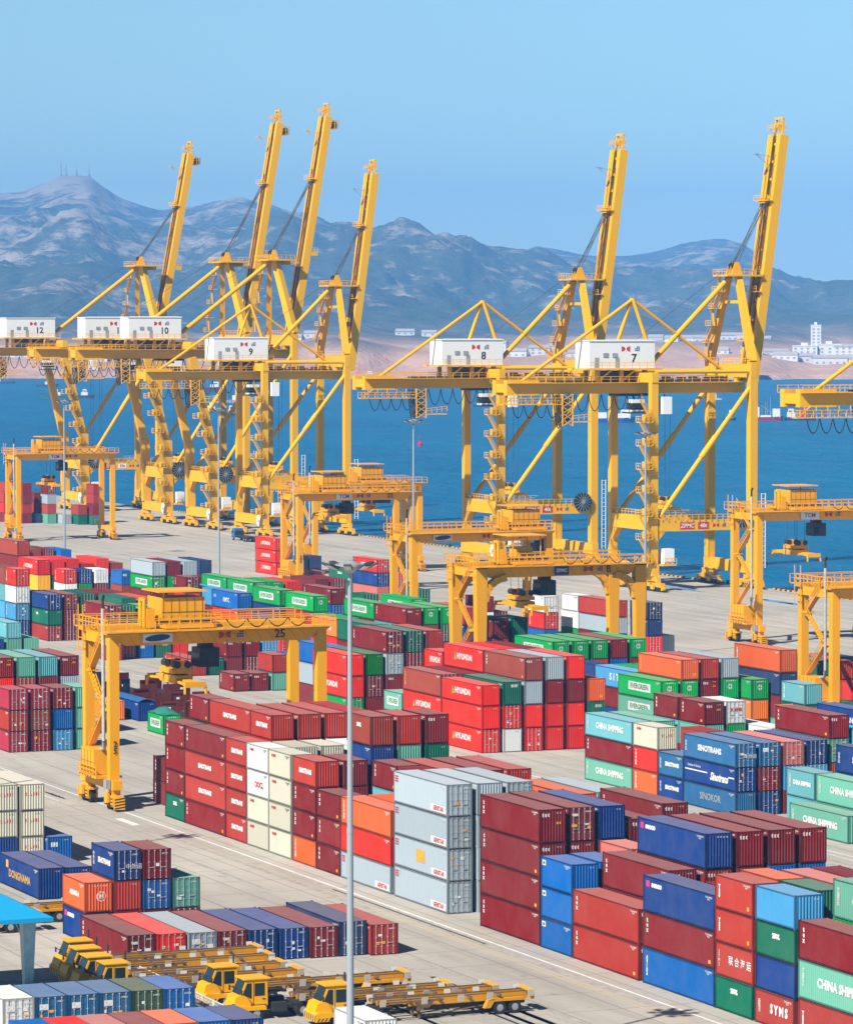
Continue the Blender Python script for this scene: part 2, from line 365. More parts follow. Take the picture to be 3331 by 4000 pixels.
t.links.new(sep.outputs[2], mh.inputs[0]); t.links.new(mh.outputs[0], mx.inputs[1])
mx2 = nd(t, "ShaderNodeMath", operation='MULTIPLY_ADD'); t.links.new(nB, mx2.inputs[0]); mx2.inputs[1].default_value = 0.55; t.links.new(mx.outputs[0], mx2.inputs[2])
hill = mix(t, ramp(t, mx2.outputs[0], [(0.76, (0, 0, 0)), (0.88, (0.95, 0.95, 0.95))]), scrub, rock)
sand = mix(t, noi(t, P, 0.006, 5, 0.65), (0.42, 0.175, 0.095), (0.72, 0.50, 0.36))
low = nd(t, "ShaderNodeMapRange"); low.inputs[1].default_value = 17; low.inputs[2].default_value = 40; low.inputs[3].default_value = 1; low.inputs[4].default_value = 0
t.links.new(sep.outputs[2], low.inputs[0])
sm = nd(t, "ShaderNodeMath", operation='MULTIPLY_ADD'); t.links.new(noi(t, P, 0.004, 4), sm.inputs[0]); sm.inputs[1].default_value = 1.6; sm.inputs[2].default_value = -0.55
sa = nd(t, "ShaderNodeMath", operation='ADD', use_clamp=True); t.links.new(low.outputs[0], sa.inputs[0]); t.links.new(sm.outputs[0], sa.inputs[1])
sb = nd(t, "ShaderNodeMath", operation='MULTIPLY', use_clamp=True); t.links.new(sa.outputs[0], sb.inputs[0])
lw = nd(t, "ShaderNodeMapRange"); lw.inputs[1].default_value = 38; lw.inputs[2].default_value = 62; lw.inputs[3].default_value = 1; lw.inputs[4].default_value = 0
t.links.new(sep.outputs[2], lw.inputs[0]); t.links.new(lw.outputs[0], sb.inputs[1])
t.links.new(mix(t, sb.outputs[0], hill, sand), b.inputs["Base Color"]); b.inputs["Roughness"].default_value = 0.95; b.inputs["Specular IOR Level"].default_value = 0.1
bl = nd(t, "ShaderNodeBump"); bl.inputs["Strength"].default_value = 0.8; bl.inputs["Distance"].default_value = 14; t.links.new(noi(t, P, 0.022, 7, 0.65), bl.inputs["Height"]); t.links.new(bl.outputs[0], b.inputs["Normal"])
me = bpy.data.meshes.new("hills"); me.from_pydata(vs, [], fs); me.materials.append(M_LAND)
me.polygons.foreach_set("use_smooth", [True]*len(fs)); me.update()
tag(put("hills", me), kind='structure')

# white buildings of the far shore (x in image units of the long lens, distance): each its own thing
M_BW = plain("far white render", (0.80, 0.80, 0.80), 0.8); M_BWN = plain("far window", (0.34, 0.38, 0.42), 0.4); M_BR = plain("far roof", (0.5, 0.46, 0.45), 0.8)
rb = random.Random(11)
FAR = [(1672, 4700, 24, 18, 62, 'tower'), (1650, 4690, 60, 20, 26, ''), (1700, 4695, 55, 20, 30, ''), (1735, 4690, 60, 22, 24, ''), (1640, 4560, 70, 18, 13, ''), (1610, 4540, 60, 16, 11, ''), (1700, 4540, 80, 18, 15, ''),
       (1742, 4545, 60, 18, 16, ''), (1590, 4600, 60, 16, 10, ''), (1330, 5000, 70, 20, 12, ''), (1290, 5000, 50, 18, 10, ''), (1370, 5050, 60, 20, 16, ''), (1345, 5050, 40, 18, 20, ''), (1400, 5060, 55, 18, 13, ''), (1438, 5050, 45, 18, 12, ''),
       (1250, 5010, 40, 18, 10, ''), (1500, 5050, 60, 18, 12, ''), (1560, 5100, 55, 18, 10, ''), (1140, 4700, 40, 16, 14, ''), (1105, 4690, 50, 16, 16, ''), (1060, 4680, 50, 16, 13, ''), (1020, 4750, 50, 18, 22, ''), (985, 4760, 46, 18, 24, ''),
       (955, 4700, 50, 16, 12, ''), (120, 4640, 40, 16, 20, ''), (90, 4660, 40, 16, 18, ''), (60, 4640, 50, 16, 22, ''), (20, 4660, 50, 16, 20, ''), (155, 4650, 40, 16, 14, ''), (205, 4720, 40, 16, 12, ''), (260, 4720, 45, 16, 12, ''),
       (420, 4700, 40, 16, 14, ''), (455, 4700, 30, 16, 18, ''), (520, 4720, 40, 16, 14, ''), (600, 4750, 50, 16, 12, ''), (640, 4760, 40, 16, 10, ''), (1180, 4640, 40, 16, 10, ''), (830, 5150, 50, 16, 9, ''), (880, 5100, 40, 16, 9, ''), (1475, 4560, 46, 14, 9, ''), (1540, 4570, 50, 14, 9, '')]
KINDS = {0: "white block", 1: "low white hall", 2: "pale office block"}
for k, (xd, r, wd, dp, ht, kd) in enumerate(FAR):
    wd, ht = wd*0.5, ht*(0.5 if ht < 40 else 0.62)
    a = az_of(xd); z0 = min(land_h(xd + dx, r) for dx in (-4, 0, 4)) - 2; sz = rb.uniform(0.9, 1.1)
    o = thing("white_building", None, "building", (r*math.sin(a), r*math.cos(a), z0), -a + rb.uniform(-0.25, 0.25), "white buildings on the far shore")
    mbw = MB(); mbw.box(-wd/2, wd/2, -dp/2, dp/2, 0, ht+2); mbw.build("wall", M_BW, o)
    mr = MB(); mr.box(-wd/2-0.5, wd/2+0.5, -dp/2-0.5, dp/2+0.5, ht+2.003, ht+3.2)
    if ht < 13: mr.prism_x([(-dp/2, ht+3.203), (dp/2, ht+3.203), (0, ht+6)], -wd/2, wd/2)
    else: mr.box(-wd/6, wd/9, -3, 3, ht+3.203, ht+6.5)
    mr.build("roof", M_BR if ht < 13 else M_BW, o)
    nf = max(1, int(ht//4)); nw = max(2, int(wd//7)); wm = MB()
    for f in range(nf):
        for c_ in range(nw):
            xw = -wd/2 + (c_+0.5)*wd/nw; wm.box(xw-1.5, xw+1.5, -dp/2-0.15, -dp/2+0.1, 4+f*4-0.8, 4+f*4+1.4)
    wm.build("window", M_BWN, o)
    place = "by the far hill foot" if r > 4900 else ("near the far waterline" if r < 4620 else "on the far shore slope")
    desc = "tall white tower block" if kd else KINDS[0 if ht >= 18 else (1 if ht < 12 else 2)]
    xr = "behind the far right crane boom" if xd > 1560 else ("between the two right-hand cranes" if xd > 1150 else ("above the white house of crane 8" if xd > 900 else ("behind the four left booms" if xd > 300 else "behind the white house of crane 12")))
    o['label'] = f"{desc} {place}, {xr}"
# radio masts on the left summit
M_AN = plain("far mast steel", (0.35, 0.30, 0.32), 0.7)
for xd, hh in ((138, 40), (128, 52), (160, 28), (185, 30)):
    a = az_of(xd); r = 11400 + 380*math.sin(xd*0.006) + 220*math.sin(xd*0.017 + 2); z0 = land_h(xd, r-1)
    g = MB(); g.beam((0, 0, -3), (0, 0, hh), 3.0, 3.0, 0.8, 0.8); g.box(-5, 5, -3, 3, -3, 5); g.tube((0, -2.2, hh*0.5), (0, -3.2, hh*0.5), 2.5, n=10)
    tag(g.build("radio_mast", M_AN, None, (r*math.sin(a), r*math.cos(a), z0)), "thin radio mast on the highest hill summit", "mast", "radio masts on the summit")

# ------------------------------------------------------------------ haze
M_HZ = bpy.data.materials.new("sea haze"); M_HZ.use_nodes = True; t = M_HZ.node_tree; t.nodes.clear()
vo = nd(t, "ShaderNodeVolumePrincipled"); vo.inputs["Color"].default_value = (0.17, 0.47, 1.0, 1); vo.inputs["Density"].default_value = 0.000104
vo.inputs["Anisotropy"].default_value = -0.4
om = nd(t, "ShaderNodeOutputMaterial"); t.links.new(vo.outputs[0], om.inputs["Volume"])
g = MB(); g.box(-14400, 600, -800, 8600, -8.0, 620)
tag(g.build("haze", M_HZ), kind='stuff')

# ================================================================== CONTAINERS
CW = 2.438; LEN = {20: 6.058, 40: 12.192}; HGT = {0: 2.591, 1: 2.896}
PAL = dict(m=((0.20, 0.010, 0.011), "maroon"), R=((0.39, 0.034, 0.020), "brick red"), k=((0.30, 0.048, 0.026), "brown red"), r=((0.74, 0.022, 0.008), "bright red"),
           o=((0.68, 0.105, 0.018), "orange red"), O=((0.84, 0.20, 0.02), "orange"), p=((0.56, 0.15, 0.12), "faded pink red"), b=((0.006, 0.042, 0.205), "dark blue"),
           B=((0.003, 0.105, 0.38), "bright blue"), l=((0.06, 0.30, 0.58), "light blue"), s=((0.018, 0.125, 0.30), "steel blue"), n=((0.022, 0.042, 0.12), "navy"), g=((0.0, 0.33, 0.065), "vivid green"),
           G=((0.004, 0.125, 0.070), "dark green"), H=((0.004, 0.16, 0.018), "deep green"), x=((0.04, 0.085, 0.04), "olive green"), M=((0.13, 0.39, 0.285), "mint green"), t=((0.13, 0.40, 0.45), "pale teal"),
           q=((0.40, 0.028, 0.055), "crimson"), w=((0.80, 0.81, 0.80), "white"), c=((0.55, 0.525, 0.42), "cream"), y=((0.36, 0.43, 0.48), "grey"), Y=((0.82, 0.40, 0.015), "yellow"), C=((0.0, 0.52, 0.80), "cyan"))

def corr_x(mb, x0, x1, y, z0, z1, out, pitch=0.30, dep=0.036):
    """corrugated sheet in the x-z plane facing out (+1 or -1 in y)"""
    n = max(1, round((x1-x0)/pitch)); p = (x1-x0)/n; pts = []
    for i in range(n):
        a = x0 + i*p
        pts += [(a, 0), (a+0.24*p, 0), (a+0.5*p, -dep), (a+0.76*p, -dep)]
    pts.append((x1, 0)); vs = []
    for x, d in pts: vs += [(x, y+out*d, z0), (x, y+out*d, z1)]
    fs = [(2*i, 2*i+2, 2*i+3, 2*i+1) for i in range(len(pts)-1)]
    if out > 0: fs = [f[::-1] for f in fs]
    mb.add(vs, fs)
def raw_mesh(mb, name, mat):
    me = bpy.data.meshes.new(name); me.from_pydata(mb.v, [], mb.f); me.materials.append(mat); me.update(); return me

CM = {}
def cont_meshes(L, hc):
    if (L, hc) in CM: return CM[(L, hc)]
    l, H = LEN[L], HGT[hc]; hl, hw = l/2, CW/2; d = {}
    f = MB()
    for sx in (-1, 1):
        for sy in (-1, 1):
            f.cbox((sx*(hl-0.08), sy*(hw-0.075), H/2), (0.16, 0.15, H-0.24))
            for z in (0.06, H-0.06): f.cbox((sx*(hl-0.089), sy*(hw-0.08), z), (0.185, 0.168, 0.118))
        f.cbox((sx*(hl-0.06), 0, 0.105), (0.10, CW-0.34, 0.11)); f.cbox((sx*(hl-0.06), 0, H-0.085), (0.10, CW-0.34, 0.10))
    for sy in (-1, 1):
        f.cbox((0, sy*(hw-0.05), 0.115), (l-0.37, 0.09, 0.11)); f.cbox((0, sy*(hw-0.04), H-0.075), (l-0.37, 0.07, 0.07))
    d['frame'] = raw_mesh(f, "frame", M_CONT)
    for sy, nm in ((-1, 'side_wall'), (1, 'side_wall_b')):
        s = MB(); corr_x(s, -hl+0.16, hl-0.16, sy*(hw-0.030), 0.165, H-0.09, sy, 0.30); d[nm] = raw_mesh(s, "side_wall", M_CONT)
    e = MB(); corr_x(e, -hw+0.15, hw-0.15, -0.028, 0.155, H-0.125, -1, 0.28, 0.070); d['end_wall'] = raw_mesh(e, "end_wall", M_CONT)
    r = MB(); zt = H-0.026; n = round(l/0.62); pts = []
    for i in range(n):
        a = -hl+0.12 + i*(l-0.24)/n; q = (l-0.24)/n
        pts += [(a, 0), (a+0.42*q, 0), (a+0.5*q, -0.018), (a+0.92*q, -0.018)]
    pts.append((hl-0.12, 0)); vs = []
    for x, dz in pts: vs += [(x, -hw+0.04, zt+dz), (x, hw-0.04, zt+dz)]
    r.add(vs, [(2*i, 2*i+2, 2*i+3, 2*i+1) for i in range(len(pts)-1)]); d['roof'] = raw_mesh(r, "roof", M_ROOF)
    fl = MB(); fl.add([(-hl+.1, -hw+.05, .12), (hl-.1, -hw+.05, .12), (hl-.1, hw-.05, .12), (-hl+.1, hw-.05, .12)], [(0, 1, 2, 3)]); d['floor'] = raw_mesh(fl, "floor", M_DRK)
    for sy, nm in ((-1, 'door_l'), (1, 'door_r')):        # leaf lies in y-z, local x = outward
        q = MB(); y0, y1 = (-hw+0.155, -0.012) if sy < 0 else (0.012, hw-0.155)
        q.box(-0.06, -0.030, y0, y1, 0.17, H-0.135)
        hz = (H-0.305)/4
        for i in range(4):
            za = 0.17 + i*hz + 0.05; q.box(-0.0305, -0.008, y0+0.07, (y0+y1)/2-0.03, za, za+hz-0.13); q.box(-0.0305, -0.008, (y0+y1)/2+0.03, y1-0.07, za, za+hz-0.13)
        for i in range(5): q.box(-0.0302, -0.002, y0, y1, 0.17+i*hz-(0 if i == 0 else 0.05), 0.17+i*hz+(0.05 if i < 4 else 0.0))
        d[nm] = raw_mesh(q, "door", M_CONT)
        for j, fr in enumerate((0.27, 0.76)):
            yy = y0 + (y1-y0)*(fr if sy < 0 else 1-fr); k = MB()
            k.tube((0.028, yy, 0.10), (0.028, yy, H-0.06), 0.024, n=6)
            for z in (0.14, 0.75, 1.5, H-0.12): k.box(-0.002, 0.05, yy-0.06, yy+0.06, z-0.035, z+0.035)
            k.beam((0.045, yy, 1.05), (0.045, yy+0.34*(-sy if j else sy)*(1 if fr < 0.5 else -1)*0 + (0.30 if (yy < (y0+y1)/2) else -0.30), 1.03), 0.03, 0.05)
            d[nm+'_bar%d' % j] = raw_mesh(k, "lock_bar", M_ROD)
    CM[(L, hc)] = d; return d

TRI = MB(); TRI.add([(-0.45, 0, 0), (0.45, 0, 0), (0, 0, 1.0)], [(0, 1, 2)]); 
_tri = MB(); _tri.prism_x([(-0.42, 0.0), (0.42, 0.0), (0.06, 1.0), (-0.06, 1.0)], -0.01, 0.0)
DISC = None
def flat(parent, x0, x1, z0, z1, mat, face, off, name="panel"):
    g = MB()
    if face == '-Y': g.box(x0, x1, off-0.008, off, z0, z1)
    else: g.box(off, off+0.008, x0, x1, z0, z1)
    return g.build(name, mat, parent)
def disc(parent, y, z, r, mat, off, name="emblem", n=14):
    g = MB(); g.tube((off, y, z), (off+0.008, y, z), r, n=n); return g.build(name, mat, parent)
def star(parent, y, z, r, mat, off):
    g = MB(); pts = [(y + (r if i % 2 == 0 else r*0.42)*math.sin(i*math.pi/4), z + (r if i % 2 == 0 else r*0.42)*math.cos(i*math.pi/4)) for i in range(8)]
    n = 8; vs = [(off+0.009, a, b_) for a, b_ in pts]; g.add(vs, [tuple(range(n))]); return g.build("emblem_star", mat, parent)

rt = random.Random(77)
def small_marks(p, L, H, y, hl, mat, door):
    """the lines of identification numbers every box carries: short rows on the right of the side and on the end"""
    if L == 40 or rt.random() < 0.6:
        word("TCLU 4%05d" % rt.randrange(99999) + "\n45G1", 0.20, p, (hl-1.0, y, H-0.42), '-Y', mat, "marking", align='CENTER')
    if not door: word("%03d%03d" % (rt.randrange(999), rt.randrange(999)), 0.17, p, (hl+0.004, 0.55, H-0.36), '+X', mat, "marking")
    else: word("%03d%03d" % (rt.randrange(999), rt.randrange(999)), 0.18, p, (hl+0.03, 0.62, H-0.40), '+X', M_LET, "marking"); 
TXT = {}
def letter(p, code, L, hc, door):
    H = HGT[hc]; hl = LEN[L]/2; y = -CW/2+0.012; ex = hl+0.004 if not door else hl+0.02; zc = H*0.52
    if code == 'HY':
        word("HYUNDAI", 1.0, p, (0.35 if L == 40 else 0.45, y, zc), '-Y', M_LET, bold=0.035, xs=1.05 if L == 40 else 0.75)
        if L == 40:
            g = MB(); g.prism([(-3.15, 0), (-2.35, 0), (-2.66, 0.95), (-2.84, 0.95)], -0.006, 0.0); o = g.build("emblem", M_GRN, p, (0.2, y, zc-0.5)); o.rotation_euler = (R(90), 0, 0)
            g = MB(); g.prism([(-2.95, 0.1), (-2.5, 0.1), (-2.72, 0.75)], 0.0005, 0.003); o = g.build("emblem", M_STK, p, (0.2, y-0.004, zc-0.5)); o.rotation_euler = (R(90), 0, 0)
    elif code == 'EV':
        w_ = 3.1 if L == 40 else 1.9
        flat(p, -w_, w_, zc-0.55, zc+0.55, M_LET, '-Y', y); word("EVERGREEN", 0.86, p, (0, y-0.010, zc), '-Y', M_GRN, bold=0.03, xs=1.12 if L == 40 else 0.68)
        if not door:
            disc(p, 0, H*0.60, 0.36, M_LET, ex); star(p, 0, H*0.60, 0.26, M_GRN, ex); word("EVERGREEN", 0.22, p, (ex, 0, H-0.33), '+X', M_LET, bold=0.01)
        else: word("EVERGREEN", 0.2, p, (ex, -0.55, H-0.4), '+X', M_LET); disc(p, -0.6, H*0.5, 0.22, M_LET, ex+0.02)
    elif code == 'ST':
        word("SINOTRANS", 0.85 if L == 40 else 0.6, p, (0.0 if L == 40 else 0.35, y, zc), '-Y', M_LET, bold=0.04, xs=1.18 if L == 40 else 1.0)
        word("中\n外\n运", 0.46, p, (-hl+0.6, y, zc), '-Y', M_LET)
        if door: word("中外运", 0.5, p, (ex+0.02, 0.55, H*0.45), '+X', M_LET)
    elif code == 'RS':
        word("SINOTRANS", 0.62, p, (0.0 if L == 40 else 0.25, y, zc), '-Y', M_LET, bold=0.045, xs=1.15 if L == 40 else 0.95)
    elif code == 'CS':
        word("CHINA SHIPPING" if L == 40 else "CHINA SHIPPING", 0.95 if L == 40 else 0.62, p, (0.3, y, zc), '-Y', M_LET, bold=0.045, xs=0.98 if L == 40 else 0.8)
        word("中\n海\n集\n运", 0.42, p, (-hl+0.75, y, zc+0.1), '-Y', M_LET)
    elif code == 'TX':
        word("t\ne\nx", 0.50, p, (-hl+0.75, y, H*0.64), '-Y', M_LET, bold=0.03)
        if not door: word("tex", 0.50, p, (ex, -0.62, H-0.48), '+X', M_LET, bold=0.03)
        else: word("tex", 0.42, p, (ex+0.02, -0.62, H-0.62), '+X', M_LET, bold=0.02); flat(p, -0.95, -0.45, H*0.42, H*0.5, M_STK, '+X', ex)
        if rt.random() < 0.6: flat(p, hl-1.0, hl-0.62, 0.35, 0.62, M_STK, '-Y', y)
        if not door and rt.random() < 0.55: flat(p, 0.2+rt.random()*0.4, 0.75, 1.6, 1.8, M_STK, '+X', ex)
    elif code == 'SK': word("SINOKOR", 1.05, p, (0.2, y, zc), '-Y', M_GRY, bold=0.02, xs=1.05)
    elif code == 'SN':
        word("Sinotrans", 1.15, p, (2.2, y, zc-0.25), '-Y', M_LET, bold=0.05, xs=0.95, shear=0.35); word("Success in Service", 0.42, p, (-3.6, y, zc+0.55), '-Y', M_LET)
        flat(p, -5.7, -0.5, zc-0.02, zc+0.12, M_LET, '-Y', y, "stripe"); flat(p, 4.4, 5.7, zc-0.02, zc+0.12, M_LET, '-Y', y, "stripe")
    elif code == 'SE':
        word("seaco", 0.62, p, (-hl+2.35 if L == 40 else -hl+2.2, y, H-0.62), '-Y', M_LET, bold=0.04, xs=1.25); flat(p, -hl+0.55, -hl+1.15, H-0.88, H-0.38, M_PNK, '-Y', y, "emblem")
        word("seaco", 0.26, p, (ex, 0.1, H-0.30), '+X', M_LET)
    elif code == 'KM': word("KMTC", 0.95, p, (0.6, y, zc-0.1), '-Y', M_LET, bold=0.03, xs=1.1); word("高丽", 0.6, p, (-hl+1.4, y, zc+0.3), '-Y', M_LET); word("KMTC", 0.4, p, (ex, -0.1, H-0.4), '+X', M_LET)
    elif code == 'SI': word("S I T C", 1.25, p, (0.4, y, zc), '-Y', M_LET, bold=0.05, xs=1.25)
    elif code == 'KL':
        word("K LINE", 0.34, p, (-hl+1.4, y, H-0.55), '-Y', M_RED, bold=0.02, xs=1.1)
        word("K LINE", 0.42, p, (ex, 0, H*0.62), '+X', M_RED, bold=0.02, xs=1.1)
    elif code == 'NY': word("OOCL", 0.85, p, (0.3, y, zc-0.15), '-Y', M_RED, bold=0.03)
    elif code == 'VT': word("T\nR\nI\nT\nO\nN", 0.36, p, (-hl+0.75, y, zc), '-Y', M_LET, bold=0.03)
    elif code == 'YV': word("T\nR\nI\nT\nO\nN", 0.36, p, (-hl+0.75, y, zc), '-Y', M_STK, bold=0.03); flat(p, 0.4, 0.85, 0.45, 0.85, M_STK, '+X', ex)
    elif code == 'SQ':
        flat(p, -0.15, 0.2, H*0.76, H*0.88, M_LET, '+X', ex, "sticker"); flat(p, 0.32, 0.68, H*0.76, H*0.88, M_LET, '+X', ex, "sticker")
    elif code == 'GE': word("GESeaCo", 0.6, p, (-0.5, y, zc+0.2), '-Y', M_LET, bold=0.03); word("GE", 0.4, p, (ex, 0, H-0.5), '+X', M_LET)
    elif code == 'LG': word("TAL", 0.42, p, (0.0, y, zc+0.35), '-Y', M_LET, bold=0.06, xs=1.5, shear=0.3)
    elif code == 'SY':
        word("S Y M S", 0.95, p, (0.7, y, zc), '-Y', M_LET, bold=0.05, xs=0.9); word("新\n联\n合", 0.4, p, (-hl+0.7, y, zc), '-Y', M_LET)
    elif code == 'SC': word("联 合 海 运", 0.75, p, (0.9, y, zc), '-Y', M_LET, bold=0.01); word("S\nY\nM\nS", 0.4, p, (-hl+0.6, y, zc), '-Y', M_LET)
    elif code == 'DN': word("DONGNAMA", 1.0, p, (0.2, y, zc-0.2), '-Y', M_GLD, bold=0.03, xs=1.1); flat(p, -hl+2.2, -hl+2.9, H*0.62, H*0.86, M_STK, '-Y', y, "emblem")
    elif code == 'HA':
        word("HEUNG-A", 0.55, p, (0.2, y, zc), '-Y', M_LET, bold=0.04, xs=1.0); disc(p, 0.25, H*0.52, 0.45, M_LET, ex); disc(p, 0.25, H*0.52, 0.33, M_RED, ex+0.006); word("H", 0.5, p, (ex+0.02, 0.25, H*0.52), '+X', M_LET, bold=0.04); word("HEUNG-A LINE", 0.2, p, (ex, 0.2, H-0.35), '+X', M_LET)
    elif code == 'GS':
        flat(p, hl-3.7, hl-0.35, 0.22, 0.85, M_LET, '-Y', y); word("GENSTAR", 0.55, p, (hl-2.0, y-0.01, 0.53), '-Y', M_RED, bold=0.03, xs=0.95)
        for k_ in range(3): flat(p, -hl+0.3, -hl+1.0, H-0.5-0.22*k_, H-0.38-0.22*k_, M_RED, '-Y', y, "stripe")
    elif code == 'GR': flat(p, -1.0, 0.9, 1.0, 2.1, M_STK, '-Y', y, "rust_patch"); letter(p, 'GS', L, hc, door)
    elif code == 'SM': word("T\nS\nS", 0.42, p, (-hl+0.7, y, zc), '-Y', M_LET, bold=0.03); flat(p, hl-0.9, hl-0.55, 0.4, 0.7, M_STK, '-Y', y, "sticker")
    elif code == 'BS': flat(p, -hl+0.25, -hl+0.95, H-0.75, H-0.30, M_LET, '-Y', y, "sticker"); flat(p, -hl+0.4, -hl+0.8, H-0.65, H-0.42, M_GRN, '-Y', y-0.009, "sticker")
    elif code == 'ML': word("ml", 1.1, p, (1.5, y, zc), '-Y', M_LET, bold=0.05)
    elif code == 'VA': word("A\nB\nI\nL\nD\nA", 0.34, p, (-hl+0.75, y, zc), '-Y', M_LET, bold=0.02)
    elif code == 'DL': word("DL", 0.5, p, (ex+0.02, -0.6, H-0.8), '+X', M_LET, bold=0.03); flat(p, -0.95, -0.25, H-1.0, H-0.55, M_LET, '+X', ex-0.0)
TDESC = dict(HY="white-lettered", EV="white-panelled", ST="white-lettered", RS="white-lettered", CS="white-lettered", TX="small-lettered", SK="grey-lettered", SN="script-lettered", SE="pink-and-white-marked", KM="white-lettered", SI="white-lettered",
             KL="red-marked", NY="red-lettered", VT="column-lettered", YV="orange-column-lettered", SQ="white-squared", GE="white-lettered", LG="white-marked", SY="white-lettered", SC="chinese-lettered", DN="gold-lettered", HA="white-emblemed",
             GS="red-labelled", GR="rust-patched", SM="column-lettered", BS="white-stickered", ML="white-lettered", VA="column-lettered", DL="white-squared")

def container(L, hc, ch, door, code, loc, jit):
    d = cont_meshes(L, hc); H = HGT[hc]; hl = LEN[L]/2
    o = thing("shipping_container", None, "container", loc); o.rotation_euler[2] = jit
    base = PAL[ch][0]; v = rt.uniform(0.86, 1.14); fade = rt.uniform(0, 0.07)
    col = tuple(max(0.002, (c_*v)*(1-fade) + 0.15*fade) for c_ in base) + (1,)
    parts = [('frame', 'frame'), ('side_wall', 'side_wall'), ('side_wall', 'side_wall_b'), ('roof', 'roof'), ('floor', 'floor')]
    for nm, k in parts:
        q = put(nm, d[k], o); q.color = col if nm != 'frame' else tuple(c_*0.42 for c_ in col[:3]) + (1,)  # frame colour darkened to paint in the shadow lines between boxes
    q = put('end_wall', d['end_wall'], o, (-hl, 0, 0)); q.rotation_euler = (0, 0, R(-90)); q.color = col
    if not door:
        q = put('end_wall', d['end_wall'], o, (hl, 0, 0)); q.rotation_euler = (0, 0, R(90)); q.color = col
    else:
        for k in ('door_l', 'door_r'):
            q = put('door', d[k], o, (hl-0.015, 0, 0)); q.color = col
            for j in (0, 1): put('lock_bar', d[k+'_bar%d' % j], q)
        for k_ in range(rt.randrange(1, 4)):
            a = rt.uniform(-0.95, 0.6); z = rt.uniform(0.5, H-0.9); flat(o, a, a+rt.uniform(0.18, 0.42), z, z+rt.uniform(0.12, 0.3), M_LET if rt.random() < 0.8 else M_STK, '+X', hl+0.008, "sticker")
    mk = M_BLK if ch in 'wc' else M_LET
    small_marks(o, L, H, -CW/2+0.012, hl, mk, door)
    if code: letter(o, code, L, hc, door)
    return o

BASEY = dict(A=136.7, B=192.4, C=218.0, D=250.5, E=279.5, F=303.5); PITCH_Y = 2.87
def row_y(s): return BASEY[s[0]] + (int(s[1:])-1)*PITCH_Y if s[0] in BASEY else float(s)
BLK = dict(A="roadside block", B="middle block", C="third block", D="fourth block", E="fifth block", F="farthest block")
ORD = ["", "first", "second", "third", "fourth", "fifth", "sixth", "seventh", "eighth", "ninth", "tenth", "eleventh", "twelfth", "thirteenth", "fourteenth", "fifteenth", "sixteenth", "seventeenth", "eighteenth"]
STACKS = []      # (rowkey, xright, L, [tokens top..down])
fill = {}
_IDS = [("TCLU 4%05d" % rt.randrange(99999) + "\n45G1", "%03d%03d" % (rt.randrange(999), rt.randrange(999))) for _ in range(10)]
def small_marks(p, L, H, y, hl, mat, door):
    a, b_ = _IDS[rt.randrange(10)]
    if L == 40 or rt.random() < 0.6: word(a, 0.20, p, (hl-1.0, y, H-0.42), '-Y', mat, "marking")
    if not door: word(b_, 0.17, p, (hl+0.004, 0.55, H-0.36), '+X', mat, "marking")
    else: word(b_, 0.18, p, (hl+0.03, 0.62, H-0.40), '+X', M_LET, "marking")

